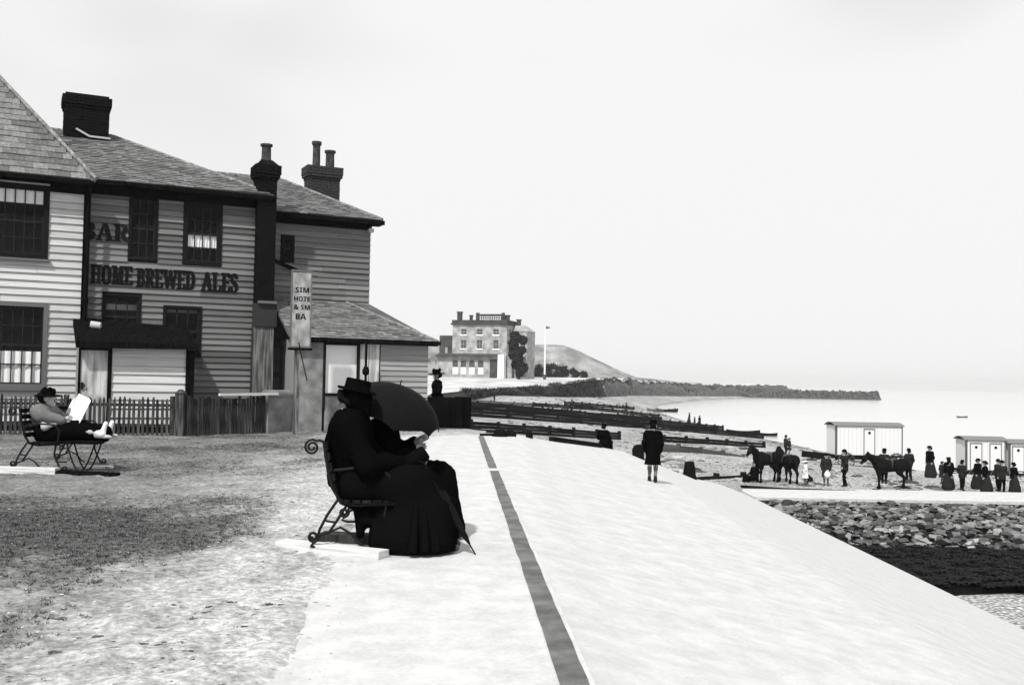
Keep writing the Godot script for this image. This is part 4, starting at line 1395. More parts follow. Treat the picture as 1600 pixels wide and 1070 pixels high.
# ---------------------------------------------------------------- the far hotel
func make_hotel() -> void:
	var h := thing("hotel", "far three storey pale hotel with arched ground floor windows above the beach", "hotel", Vector3(-1.2, 1.85, -230.0), -17.0)
	var wins := []
	for x in [-10.3, -6.45, -2.55]:
		wins.append([x, 10.45, 1.35, 1.25])
		wins.append([x, 7.6, 1.3, 1.9])
	wall_with(h, "wall", -13.0, 0.0, 5.0, 12.0, 0.0, wins, M.hotel)
	var body := MB.new()
	body.box(Vector3(-6.5, 8.5, -5.2), Vector3(12.6, 6.9, 9.6))
	part("inner_walls", body.mesh(), M.room, h)
	var side := MB.new()
	side.box(Vector3(-0.13, 6.0, -5.15), Vector3(0.3, 12.0, 9.7))
	var sd := part("end_wall", side.mesh(), M.hotel, h)
	for y in [7.6, 10.4]:
		for z in [-2.5, -5.5, -8.0]:
			var sm := MB.new()
			sm.box(Vector3(0.05, y, z), Vector3(0.06, 1.7, 1.0))
			part("window", sm.mesh(), M.hotel_glass, sd)
	for q in wins:
		var f := part("window", bars([[q[0] - q[2] / 2, q[0] - q[2] / 2 + 0.08, q[1] - q[3] / 2, q[1] + q[3] / 2], [q[0] + q[2] / 2 - 0.08, q[0] + q[2] / 2, q[1] - q[3] / 2, q[1] + q[3] / 2], [q[0] - 0.03, q[0] + 0.03, q[1] - q[3] / 2, q[1] + q[3] / 2], [q[0] - q[2] / 2 + 0.08, q[0] + q[2] / 2 - 0.08, q[1] - 0.04, q[1] + 0.04]], -0.2, -0.1), M.hotel, h)
		var pm := MB.new()
		pm.box(Vector3(q[0], q[1], -0.22), Vector3(q[2], q[3], 0.02))
		part("pane", pm.mesh(), M.hotel_glass, f)
		part("sill", bars([[q[0] - q[2] / 2 - 0.15, q[0] + q[2] / 2 + 0.15, q[1] - q[3] / 2 - 0.3, q[1] - q[3] / 2]], -0.05, 0.12), M.hotel_pale, f)
	var co := MB.new()
	co.box(Vector3(-6.5, 12.2, -4.9), Vector3(13.7, 0.4, 10.6))
	co.box(Vector3(-6.5, 12.75, 0.05), Vector3(13.2, 0.75, 0.4))
	co.box(Vector3(0.0, 12.75, -4.9), Vector3(0.4, 0.75, 9.4))
	part("cornice", co.mesh(), M.hotel_dark, h)
	var rf := MB.new()
	rf.hexa([Vector3(-12.8, 12.45, -0.2), Vector3(-0.3, 12.45, -0.2), Vector3(-0.3, 12.45, -9.8), Vector3(-12.8, 12.45, -9.8), Vector3(-10.5, 13.3, -3.5), Vector3(-2.0, 13.3, -3.5), Vector3(-2.0, 13.3, -6.5), Vector3(-10.5, 13.3, -6.5)])
	var roof := part("roof", rf.mesh(), M.hotel_dark, h)
	for q in [[-12.4, 1.0, 15.0], [-9.6, 0.5, 14.2], [-1.0, 1.2, 14.2], [1.0, 0.8, 13.4]]:
		var ch := MB.new()
		ch.box(Vector3(q[0], q[2] - 1.2, -3.0 if q[0] < 0.5 else -6.0), Vector3(q[1], 2.6, 0.9))
		ch.box(Vector3(q[0], q[2] + 0.1, -3.0 if q[0] < 0.5 else -6.0), Vector3(q[1] + 0.25, 0.25, 1.1))
		part("chimney", ch.mesh(), M.hotel_dark, roof)
	# belvedere railing on the roof
	var bl := []
	for k in 13: bl.append([-7.9 + 0.53 * k, -7.8 + 0.53 * k, 12.8, 14.2])
	bl.append([-7.95, -1.45, 14.1, 14.6]); bl.append([-7.95, -1.45, 13.6, 13.75]); bl.append([-8.1, -7.3, 12.8, 14.9]); bl.append([-1.9, -1.2, 12.8, 14.9])
	part("roof_railing", bars(bl, -2.2, -1.9), M.hotel_dark, h)
	# right wing stepping down
	var wing := MB.new()
	wing.box(Vector3(1.9, 5.4, -7.0), Vector3(3.6, 10.8, 6.5))
	wing.hexa([Vector3(0.05, 10.8, -3.6), Vector3(3.9, 10.8, -3.6), Vector3(3.9, 10.8, -10.4), Vector3(0.05, 10.8, -10.4), Vector3(0.05, 12.2, -5.6), Vector3(2.2, 12.2, -5.6), Vector3(2.2, 12.2, -8.4), Vector3(0.05, 12.2, -8.4)])
	part("stepped_wing", wing.mesh(), M.hotel, h)
	var porch := MB.new()
	porch.box(Vector3(1.7, 4.75, -2.0), Vector3(3.6, 0.5, 3.2))
	for x in [0.3, 1.9, 3.3]: porch.box(Vector3(x, 2.3, -0.7), Vector3(0.25, 4.5, 0.25))
	part("porch", porch.mesh(), M.hotel, h)
	var lf := MB.new()
	lf.box(Vector3(-14.7, 6.4, -3.0), Vector3(3.3, 6.4, 5.0))
	part("low_wing", lf.mesh(), M.hotel_dark, h)
	part("wing_window", bars([[-14.9, -14.3, 4.6, 6.9]], -0.52, -0.42), M.hotel, h)
	# ground floor bay: four round-headed windows over pale panels
	var bay := MB.new()
	var xs := [-11.7, -9.75, -7.7, -5.6]
	bay.box(Vector3(-9.0, 0.4, 1.2), Vector3(14.4, 0.8, 0.3))
	bay.box(Vector3(-9.0, 4.55, 1.2), Vector3(14.4, 0.7, 0.3))
	var edges := [-16.2]
	for x in xs:
		edges.append(x - 0.65); edges.append(x + 0.65)
	edges.append(-1.8)
	for k in range(0, edges.size(), 2): bay.box(Vector3((edges[k] + edges[k + 1]) / 2, 2.5, 1.2), Vector3(edges[k + 1] - edges[k], 3.4, 0.3))
	bay.box(Vector3(-9.0, 2.5, -0.1), Vector3(14.0, 5.0, 0.2))
	var gf := part("ground_floor", bay.mesh(), M.hotel, h)
	for x in xs:
		var aw := MB.new()
		for k in 10:
			var a0 := PI * k / 10.0
			var a1 := PI * (k + 1) / 10.0
			for sg in [1.0]:
				aw.quad(Vector3(x + 0.65 * cos(a0), 3.35 + 0.65 * sin(a0), 1.36), Vector3(x + 0.9 * cos(a0), 3.35 + 0.85 * sin(a0), 1.36), Vector3(x + 0.9 * cos(a1), 3.35 + 0.85 * sin(a1), 1.36), Vector3(x + 0.65 * cos(a1), 3.35 + 0.65 * sin(a1), 1.36))
		var fr := part("arched_window", aw.mesh(), M.hotel, gf)
		var gm := MB.new()
		gm.lathe(Vector3(x, 3.1, 1.1), [Vector2(0.01, 0.1), Vector2(0.72, 0.1), Vector2(0.72, 0.0), Vector2(0.01, 0.0)], 20, Basis(Vector3.RIGHT, PI / 2))
		part("glass", gm.mesh(), M.hotel_glass, fr) if false else part("pane", gm.mesh(), M.hotel_glass, gf)
		part("panel", bars([[x - 0.64, x + 0.64, 0.8, 2.35]], 1.15, 1.3), M.hotel_pale, gf)
	var ver := MB.new()
	ver.hexa([Vector3(-16.4, 4.7, 2.3), Vector3(-1.6, 4.7, 2.3), Vector3(-1.6, 4.9, -0.1), Vector3(-16.4, 4.9, -0.1), Vector3(-16.4, 5.0, 2.3), Vector3(-1.6, 5.0, 2.3), Vector3(-1.6, 5.5, -0.1), Vector3(-16.4, 5.5, -0.1)])
	part("veranda_roof", ver.mesh(), M.hotel_dark, h)
	part("corner_pillar", bars([[-1.55, -0.1, 0.0, 5.3]], 0.0, 1.6), M.hotel_pale, h)
	part("dark_door", bars([[-3.4, -1.8, 0.0, 4.2]], 1.36, 1.42), M.hotel_dark, h)
	part("porch_wall", bars([[0.1, 1.2, 0.0, 4.4]], -0.6, -0.4), M.hotel, h)
	# flagpole
	var fp := thing("flagpole", "slender white flagpole with small dark pennant right of the hotel", "flagpole", Vector3(7.3, 1.6, -225.0))
	var pl := MB.new()
	pl.tube([Vector3.ZERO, Vector3(0, 6, 0), Vector3(0, 12.0, 0)], [0.2, 0.16, 0.07], 8)
	part("pole", pl.mesh(), M.hotel_pale, fp)
	var fb := MB.new()
	fb.box(Vector3(0, 0.6, 0), Vector3(0.6, 1.3, 0.6))
	part("base", fb.mesh(), M.hotel_dark, fp)
	var fl := MB.new()
	for k in 4: fl.quad(Vector3(0.05 + 0.25 * k, 11.2 + 0.06 * k, 0.1 * sin(k * 1.6)), Vector3(0.3 + 0.25 * k, 11.26 + 0.06 * k, 0.1 * sin(k * 1.6 + 1.6)), Vector3(0.3 + 0.25 * k, 11.84 - 0.06 * k, 0.1 * sin(k * 1.6 + 1.6)), Vector3(0.05 + 0.25 * k, 11.9 - 0.06 * k, 0.1 * sin(k * 1.6)))
	part("pennant", fl.mesh(), M.mid_cloth, fp)

func wall_with(parent: Node, called: String, x0: float, x1: float, y0: float, y1: float, z: float, wins: Array, m: Material) -> void:
	var xs := [x0, x1]
	for q in wins:
		xs.append(q[0] - q[2] / 2); xs.append(q[0] + q[2] / 2)
	xs.sort()
	var mb := MB.new()
	for k in xs.size() - 1:
		if xs[k + 1] - xs[k] < 0.005: continue
		var mid: float = (xs[k] + xs[k + 1]) / 2
		var cuts := [y0, y1]
		var ins := []
		for q in wins:
			if absf(q[0] - mid) < q[2] / 2:
				ins.append([q[1] - q[3] / 2, q[1] + q[3] / 2])
		ins.sort_custom(func(a, b): return a[0] < b[0])
		var y := y0
		for i in ins:
			mb.box(Vector3(mid, (y + i[0]) / 2, z - 0.15), Vector3(xs[k + 1] - xs[k], i[0] - y, 0.3))
			y = i[1]
		mb.box(Vector3(mid, (y + y1) / 2, z - 0.15), Vector3(xs[k + 1] - xs[k], y1 - y, 0.3))
	part(called, mb.mesh(), m, parent)

# ---------------------------------------------------------------- groynes, baulks, boats
func groyne(label: String, a: Vector2, b: Vector2, h0: float, h1: float, planks: int, bay: float, mats: Array) -> void:
	var o := Vector3(a.x, beach_y(a.x, a.y), a.y)
	var t := thing("groyne", label, "groyne", o, 0.0, "timber groynes across the beach")
	var n := maxi(int(a.distance_to(b) / bay), 1)
	for k in n + 1:
		var u := float(k) / n
		var p := a.lerp(b, u)
		var y := maxf(beach_y(p.x, p.y), SEA - 0.6)
		var h := lerpf(h0, h1, u)
		var po := MB.new()
		po.box(Vector3(0, h * 0.5 - 0.2, 0), Vector3(0.26, h + 0.55 + 0.14 * rng.randf(), 0.24))
		part("post", po.mesh(), pick(mats), t, Vector3(p.x, y, p.y) - o, Basis(Vector3.BACK, rng.randf_range(-0.04, 0.04)))
		if k == n: break
		var q := a.lerp(b, float(k + 1) / n)
		var y2 := maxf(beach_y(q.x, q.y), SEA - 0.6)
		var h2 := lerpf(h0, h1, float(k + 1) / n)
		for j in planks:
			var f := (j + 0.5) / planks
			var pm := MB.new()
			pm.span(Vector3(p.x, y + h * f, p.y + 0.16) - o, Vector3(q.x, y2 + h2 * f + rng.randf_range(-0.02, 0.02), q.y + 0.16) - o, 0.08, h / planks - 0.015)
			part("plank", pm.mesh(), pick(mats), t)

func baulk(label: String, a: Vector3, b: Vector3, w: float, h: float, m: Material, called := "timber_baulk") -> void:
	var mb := MB.new()
	mb.span(Vector3.ZERO, b - a, w, h)
	var e := 0.02
	var o := solo(called, mb.mesh(), m, label, "timber", a)

func boat_hull(l: float, w: float, h: float) -> MB:
	var mb := MB.new()
	var st := 12
	var rings := []
	for k in st + 1:
		var u := float(k) / st
		var bw := w * 0.5 * pow(sin(PI * clampf(0.06 + u * 0.86, 0, 1)), 0.6)
		var sheer := h * (1.0 + 0.35 * pow(absf(u - 0.5) * 2.0, 2.0))
		var r := []
		for j in 9:
			var a := PI * j / 8.0
			r.append(Vector3(lerpf(-l / 2, l / 2, u), sheer - sin(a) * (sheer - h * 0.05 * (1.0 + 6.0 * pow(absf(u - 0.5) * 2, 6.0))), -cos(a) * bw * (1.0 if j in [0, 8] else 0.96)))
		rings.append(r)
	for k in st:
		for j in 8: mb.quad(rings[k][j], rings[k + 1][j], rings[k + 1][j + 1], rings[k][j + 1])
	for k in st:
		for e in [0, 8]: mb.span(rings[k][e], rings[k + 1][e], 0.06, 0.06)
	return mb

func rowing_boat(label: String, at: Vector3, turn: float, s: float, m: Material) -> void:
	var t := thing("rowing_boat", label, "boat", at, turn, "small rowing boats")
	part("hull", boat_hull(4.2 * s, 1.4 * s, 0.55 * s).mesh(), m, t)
	for x in [-0.9, 0.1, 1.1]:
		var th := MB.new()
		th.box(Vector3(x * s, 0.42 * s, 0), Vector3(0.22 * s, 0.04, 1.15 * s))
		part("thwart", th.mesh(), M.wood_grey[1], t)

func stump(label: String, at: Vector3, r: float, h: float) -> void:
	var mb := MB.new()
	mb.lathe(Vector3.ZERO, [Vector2(r * 1.25, -0.1), Vector2(r * 1.15, h * 0.2), Vector2(r, h * 0.6), Vector2(r * 0.75, h * 0.93), Vector2(r * 0.4, h), Vector2(0.01, h * 1.02)], 11)
	for i in mb.v.size(): mb.v[i] += Vector3(0.12, 0, 0.1) * r * gn2.get_noise_3dv(mb.v[i] * 20.0) * 4.0
	solo("mooring_stump", mb.mesh(), M.timber[0], label, "stump", at, "dark stumps along the apron end")

func make_shore_works() -> void:
	groyne("thick black timber groyne nearest beyond the promenade end, with stubby posts", Vector2(-6.5, -68), Vector2(8.5, -80), 0.8, 0.55, 3, 2.4, M.timber)
	groyne("long black groyne behind the nearest one, running down to the boats at the water", Vector2(-5.0, -90), Vector2(31.0, -126), 0.95, 0.5, 3, 3.2, M.timber)
	groyne("third dark groyne across the middle of the beach", Vector2(-5.2, -104), Vector2(21.0, -143), 0.7, 0.6, 2, 4.0, M.timber)
	groyne("dense black groyne mass running from mid beach into the water behind the child", Vector2(9.0, -112), Vector2(29.0, -140), 0.9, 0.7, 4, 2.6, M.timber)
	groyne("rough dark groyne stub between the third groyne and the dense black mass", Vector2(-5.0, -113), Vector2(9.0, -133), 0.55, 0.4, 2, 2.2, M.timber)
	groyne("broken low groyne at mid beach below the tall standing woman", Vector2(3.0, -136), Vector2(24.0, -166), 0.5, 0.5, 2, 3.0, M.timber)
	groyne("thin grey groyne, fourth from the promenade", Vector2(-5.4, -124), Vector2(12.0, -150), 0.4, 0.4, 2, 5.0, M.timber_grey)
	groyne("thin dark groyne in front of the grassy bank, fifth from the promenade", Vector2(8.0, -152), Vector2(24.0, -200), 0.6, 0.5, 2, 5.0, M.timber)
	groyne("far groyne standing in the shallow water right of the bank", Vector2(30.0, -225), Vector2(39.0, -243), 0.4, 0.9, 2, 5.0, M.timber_grey)
	groyne("farthest groyne, a thin line in the pale water below the breakwater", Vector2(56.0, -385), Vector2(66.0, -415), 0.6, 1.0, 2, 7.0, M.timber_grey)
	groyne("short dark groyne right of the walking child, seaward of the apron", Vector2(12.6, -84), Vector2(23.5, -95), 0.5, 0.45, 2, 2.6, M.timber)
	groyne("low grey groyne just beyond the walking child", Vector2(9.2, -65.5), Vector2(16.6, -73), 0.55, 0.16, 2, 2.2, M.timber_grey)
	groyne("lowest plank groyne beside the apron corner near the horses", Vector2(8.2, -47.4), Vector2(11.6, -51.0), 0.16, 0.12, 1, 1.7, M.timber)
	baulk("dark timber baulk lying along the far edge of the white apron", Vector3(1.15, apron_y(1.15) + 0.06, -28.75), Vector3(2.75, apron_y(2.75) + 0.06, -31.3), 0.16, 0.13, M.timber[1])
	baulk("thin dark timber edging at the far end of the drain channel", Vector3(-0.78, 0.03, -26.5), Vector3(-0.2, 0.03, -26.75), 0.08, 0.06, M.timber[2])
	stump("tallest rounded stump at the edge of the white slope, right of the child", Vector3(5.95, apron_y(5.95), -33.9), 0.19, 0.52)
	stump("dark stump half hidden behind the walking child", Vector3(3.95, apron_y(3.95), -31.6), 0.17, 0.4)
	stump("wider of two low stumps near the end of the drain channel", Vector3(-0.28, -0.02, -26.4), 0.18, 0.2)
	stump("narrower of two low stumps near the end of the drain channel", Vector3(0.02, -0.02, -26.6), 0.13, 0.17)
	stump("tiny stump alone between the low stumps and the timber baulk", Vector3(0.5, -0.03, -27.4), 0.08, 0.13)
	rowing_boat("dark rowing boat drawn up at the end of the long groyne", Vector3(29.5, beach_y(29.5, -130.0), -130.0), -14.0, 1.0, M.timber[1])
	rowing_boat("dark rowing boat beached left of the one at the groyne end", Vector3(23.6, beach_y(23.6, -127.0), -127.0), -20.0, 1.0, M.timber[0])
	rowing_boat("small boat lying farthest out at the water's edge by the groyne", Vector3(33.4, SEA - 0.1, -134.0), -30.0, 0.7, M.timber[2])
	rowing_boat("lone small boat afloat on the pale open sea", Vector3(103.5, SEA - 0.15, -235.0), 10.0, 0.62, M.timber_grey[0])
	rowing_boat("boat afloat near the far groyne below the breakwater", Vector3(36.0, SEA - 0.12, -236.0), 5.0, 1.2, M.timber[0])

# ---------------------------------------------------------------- benches
func spiral(c: Vector3, r: float, turns: float, start: float, dir: float) -> Array:
	var p := []
	var n := int(turns * 12)
	for k in n + 1:
		var u := float(k) / n
		var a := start + dir * TAU * turns * u
		p.append(c + Vector3(cos(a), sin(a), 0) * r * (1.0 - 0.75 * u))
	return p

func make_bench(label: String, at: Vector3, turn: float, length: float) -> Node3D:
	var t := thing("iron_bench", label, "bench", at, turn, "iron promenade benches")
	var back := [Vector3(-0.17, 0.9, 0), Vector3(-0.155, 0.8, 0), Vector3(-0.13, 0.66, 0), Vector3(-0.09, 0.52, 0), Vector3(-0.02, 0.41, 0), Vector3(0.1, 0.385, 0), Vector3(0.3, 0.4, 0), Vector3(0.42, 0.4, 0)]
	for z in [0.0, -length]:
		var o := Vector3(0, 0, z)
		var fr := MB.new()
		var sh := func(a: Array) -> Array: return a.map(func(p): return p + o)
		fr.tube(sh.call(back), [0.017], 7)
		fr.tube(sh.call([Vector3(-0.17, 0.9, 0), Vector3(-0.22, 0.915, 0)] + spiral(Vector3(-0.27, 0.855, 0), 0.066, 1.9, 0.9, 1.0)), [0.011], 6)
		fr.tube(sh.call(spiral(Vector3(0.44, 0.36, 0), 0.04, 1.5, 1.57, -1.0)), [0.011], 6)
		# rear leg, double bar ending in scrolls
		fr.tube(sh.call([Vector3(-0.05, 0.42, 0), Vector3(-0.13, 0.3, 0), Vector3(-0.19, 0.18, 0), Vector3(-0.2, 0.14, 0)] + spiral(Vector3(-0.24, 0.12, 0), 0.05, 1.6, 0.4, -1.0)), [0.013], 6)
		fr.tube(sh.call([Vector3(0.03, 0.385, 0), Vector3(-0.04, 0.27, 0), Vector3(-0.11, 0.16, 0), Vector3(-0.2, 0.13, 0)]), [0.013], 6)
		fr.tube(sh.call([Vector3(-0.06, 0.24, 0), Vector3(-0.14, 0.25, 0)]), [0.01], 6)
		fr.tube(sh.call([Vector3(-0.11, 0.16, 0), Vector3(-0.02, 0.2, 0), Vector3(0.07, 0.15, 0), Vector3(0.14, 0.07, 0), Vector3(0.2, 0.03, 0)]), [0.011], 6)
		fr.tube(sh.call([Vector3(-0.23, 0.075, 0), Vector3(-0.26, 0.045, 0), Vector3(-0.2, 0.03, 0), Vector3(-0.08, 0.035, 0)]), [0.014], 6)
		# front leg
		fr.tube(sh.call([Vector3(0.36, 0.4, 0), Vector3(0.34, 0.26, 0), Vector3(0.4, 0.12, 0), Vector3(0.45, 0.035, 0)]), [0.014], 6)
		fr.tube(sh.call(spiral(Vector3(0.49, 0.06, 0), 0.045, 1.4, 3.6, 1.0)), [0.011], 6)
		# arm rest
		fr.tube(sh.call([Vector3(-0.13, 0.66, 0), Vector3(0.1, 0.69, 0), Vector3(0.32, 0.68, 0), Vector3(0.4, 0.6, 0), Vector3(0.38, 0.4, 0)]), [0.014], 6)
		part("end_frame", fr.mesh(), M.iron, t)
	for k in 5:
		var u := 0.12 + 0.13 * k
		var p := Vector3(lerpf(-0.165, -0.085, float(k) / 4.0) + 0.012, 0.87 - 0.085 * k, 0)
		var s := MB.new()
		s.box(p + Vector3(0.012, 0, -length / 2), Vector3(0.022, 0.062, length + 0.12), Basis(Vector3.BACK, 0.12 + 0.05 * k))
		part("back_slat", s.mesh(), M.tar_planks[k % 4], t)
	for k in 5:
		var s2 := MB.new()
		s2.box(Vector3(0.03 + 0.085 * k, 0.418, -length / 2), Vector3(0.07, 0.024, length + 0.12))
		part("seat_slat", s2.mesh(), M.tar_planks[(k + 1) % 4], t)
	return t

func plank_thing(label: String, a: Vector3, b: Vector3, w: float, h: float, m: Material) -> void:
	var mb := MB.new()
	var d := b - a
	mb.span(Vector3(0, h / 2, 0), d + Vector3(0, h / 2, 0), w, h)
	solo("ground_plank", mb.mesh(), m, label, "plank", a, "planks under the benches")

func make_benches() -> void:
	make_bench("black iron scroll bench under the couple in black beside the promenade", Vector3(-1.37, 0.012, -8.5), 0.0, 1.55)
	plank_thing("long pale plank under the near feet of the couple's bench", Vector3(-1.93, 0.0, -8.74), Vector3(-1.0, 0.0, -8.28), 0.15, 0.065, M.wood_pale[0])
	plank_thing("grey plank behind the pale one under the couple's bench", Vector3(-1.66, 0.0, -9.12), Vector3(-0.95, 0.0, -9.0), 0.2, 0.075, M.wood_grey[0])
	make_bench("iron bench with reader wearing dark hat, far left on the earth", Vector3(-6.82, 0.02, -14.6), 0.0, 1.4)
	plank_thing("short white plank before the reader's bench at the left edge", Vector3(-7.3, 0.0, -14.55), Vector3(-6.38, 0.0, -14.5), 0.16, 0.1, M.wood_pale[0])
	plank_thing("added black strip end to end with the reader's white plank", Vector3(-6.36, -0.03, -14.5), Vector3(-5.5, -0.05, -14.42), 0.16, 0.1, M.tar)  # strip added to draw the dark patch on the ground beside the white plank
	plank_thing("thin pale plank beneath the middle of the reader's bench", Vector3(-6.7, 0.0, -15.5), Vector3(-6.0, 0.0, -15.5), 0.14, 0.05, M.wood_pale[1])
	# foot stool with looped iron legs in front of the reader
	var st := thing("foot_stool", "low iron foot stool with looped legs under the reader's feet", "stool", Vector3(-6.12, 0.01, -14.75), 0.0)
	for z in [0.12, -0.12]:
		var lg := MB.new()
		var p := []
		for k in 13:
			var u := float(k) / 12
			p.append(Vector3(lerpf(-0.2, 0.2, u), 0.43 - 0.4 * sin(PI * u), z))
		lg.tube(p, [0.012], 6)
		part("leg", lg.mesh(), M.iron, st)
	var sb := MB.new()
	sb.box(Vector3(0, 0.44, 0), Vector3(0.46, 0.04, 0.32))
	part("seat", sb.mesh(), M.tar, st)

# ---------------------------------------------------------------- people
# joints of a figure facing +x; scale s
func stand_pose(s: float, swing := 0.0, arm := 0.0) -> Dictionary:
	var j := {"pelvis": Vector3(0, 0.93, 0), "chest": Vector3(-0.01, 1.26, 0), "neck": Vector3(0.0, 1.43, 0), "head": Vector3(0.02, 1.57, 0),
		"sh": [Vector3(-0.01, 1.37, -0.17), Vector3(-0.01, 1.37, 0.17)],
		"el": [Vector3(-0.04 + arm * 0.1, 1.11, -0.24), Vector3(-0.04, 1.11, 0.24)],
		"wr": [Vector3(0.04 + arm * 0.3, 0.88 + arm * 0.2, -0.22 + arm * 0.1), Vector3(0.04, 0.88, 0.22)],
		"hip": [Vector3(0, 0.9, -0.09), Vector3(0, 0.9, 0.09)],
		"kn": [Vector3(0.02 + swing * 0.12, 0.49, -0.09), Vector3(0.02 - swing * 0.04, 0.49, 0.09)],
		"an": [Vector3(-0.02 + swing * 0.16, 0.08, -0.09), Vector3(-0.02 - swing * 0.2, 0.1, 0.09)], "s": s}
	return j

func seat_pose(s: float) -> Dictionary:
	return {"pelvis": Vector3(0, 0.54, 0), "chest": Vector3(-0.07, 0.86, 0), "neck": Vector3(-0.04, 1.06, 0), "head": Vector3(0.0, 1.2, 0),
		"sh": [Vector3(-0.06, 0.99, -0.17), Vector3(-0.06, 0.99, 0.17)],
		"el": [Vector3(0.02, 0.74, -0.24), Vector3(0.02, 0.74, 0.24)],
		"wr": [Vector3(0.26, 0.68, -0.12), Vector3(0.26, 0.68, 0.12)],
		"hip": [Vector3(0.02, 0.52, -0.09), Vector3(0.02, 0.52, 0.09)],
		"kn": [Vector3(0.45, 0.52, -0.1), Vector3(0.45, 0.52, 0.1)],
		"an": [Vector3(0.5, 0.1, -0.1), Vector3(0.5, 0.1, 0.1)], "s": s}

func body_mesh(j: Dictionary, cell: float) -> ArrayMesh:
	var b := []
	var hd: Vector3 = j.head
	b.append([j.pelvis, j.chest, 0.115, 0.125])
	b.append([j.sh[0], j.sh[1], 0.06, 0.06])
	b.append([j.hip[0], j.hip[1], 0.095, 0.095])
	b.append([j.chest, j.neck, 0.1, 0.05])
	b.append([j.neck, hd + Vector3(-0.02, -0.05, 0), 0.048, 0.05])
	for k in 2:
		b.append([j.sh[k], j.el[k], 0.05, 0.038])
		b.append([j.el[k], j.wr[k], 0.038, 0.026])
		var d: Vector3 = (j.wr[k] - j.el[k]).normalized()
		b.append([j.wr[k], j.wr[k] + d * 0.075, 0.027, 0.03])
		b.append([j.hip[k], j.kn[k], 0.085, 0.055])
		b.append([j.kn[k], j.an[k], 0.054, 0.036])
		b.append([j.an[k] + Vector3(-0.04, -0.045, 0), j.an[k] + Vector3(0.15, -0.055, 0), 0.038, 0.028])
	var mb := MB.new()
	sdf(mb, b, cell, 0.05)
	# head on a finer grid: skull, jaw, nose, ears, brow
	var h := []
	h.append([hd + Vector3(-0.02, 0.03, 0), hd + Vector3(0.0, 0.045, 0), 0.092, 0.088])
	h.append([hd + Vector3(0.01, -0.05, 0), hd + Vector3(0.055, -0.075, 0), 0.055, 0.034])
	h.append([hd + Vector3(0.088, 0.015, 0), hd + Vector3(0.106, -0.02, 0), 0.01, 0.014])
	h.append([hd + Vector3(0.07, 0.035, -0.035), hd + Vector3(0.07, 0.035, 0.035), 0.02, 0.02])
	h.append([hd + Vector3(0.082, -0.055, -0.014), hd + Vector3(0.082, -0.055, 0.014), 0.01, 0.01])
	for z in [-0.09, 0.09]: h.append([hd + Vector3(-0.01, 0.02, z), hd + Vector3(-0.012, -0.02, z), 0.018, 0.012])
	h.append([j.neck, hd + Vector3(-0.02, -0.05, 0), 0.048, 0.05])
	sdf(mb, h, maxf(cell * 0.5, 0.009), 0.02)
	# hands: four fingers and a thumb, bent
	for k in 2:
		var d: Vector3 = (j.wr[k] - j.el[k]).normalized()
		var side := d.cross(Vector3(0, 0, 1)).normalized()
		if absf(d.z) > 0.8: side = Vector3.UP
		var inn := d.cross(side).normalized() * (1.0 if k == 0 else -1.0)
		var root: Vector3 = j.wr[k] + d * 0.08
		for f in 4:
			var r0 := root + side * (0.024 - 0.016 * f)
			var l: float = [0.07, 0.078, 0.073, 0.058][f]
			mb.tube([r0 - d * 0.02, r0 + d * l * 0.4, r0 + d * l * 0.72 + inn * l * 0.28, r0 + d * l * 0.8 + inn * l * 0.6], [0.0095, 0.009, 0.008, 0.006], 6)
		var t0: Vector3 = j.wr[k] + d * 0.03 + side * 0.022
		mb.tube([t0, t0 + side * 0.025 + d * 0.025 + inn * 0.01, t0 + side * 0.03 + d * 0.055 + inn * 0.022], [0.012, 0.011, 0.008], 6)
	for i in mb.v.size(): mb.v[i] *= j.s
	return mb.mesh()

func cloth_mesh(bones: Array, cell: float, s: float, k := 0.07, floor_y := -1e9) -> ArrayMesh:
	var mb := MB.new()
	sdf(mb, bones, cell, k, floor_y)
	# creases in the cloth
	for i in mb.v.size():
		var w := gn2.get_noise_3dv(mb.v[i] * Vector3(34, 13, 34)) * 0.022
		var p := mb.v[i] + mb.n[i] * w
		if mb.v[i].y > floor_y + 0.01: mb.v[i] = p
	for i in mb.v.size(): mb.v[i] *= s
	return mb.mesh()

func jacket_bones(j: Dictionary, fat := 0.025, sleeves := true) -> Array:
	var b := [[j.pelvis + Vector3(0, 0.04, 0), j.chest, 0.115 + fat, 0.13 + fat], [j.sh[0], j.sh[1], 0.06 + fat, 0.06 + fat], [j.chest, j.neck + Vector3(0, -0.03, 0), 0.11 + fat, 0.055 + fat * 0.6]]
	b.append([j.chest + Vector3(0.02, 0.03, -0.08), j.chest + Vector3(0.02, 0.03, 0.08), 0.1 + fat, 0.1 + fat])
	b.append([j.hip[0], j.hip[1], 0.1 + fat, 0.1 + fat])
	if sleeves:
		for k in 2:
			b.append([j.sh[k], j.el[k], 0.055 + fat, 0.042 + fat])
			b.append([j.el[k], j.wr[k], 0.042 + fat, 0.03 + fat * 0.6])
	return b

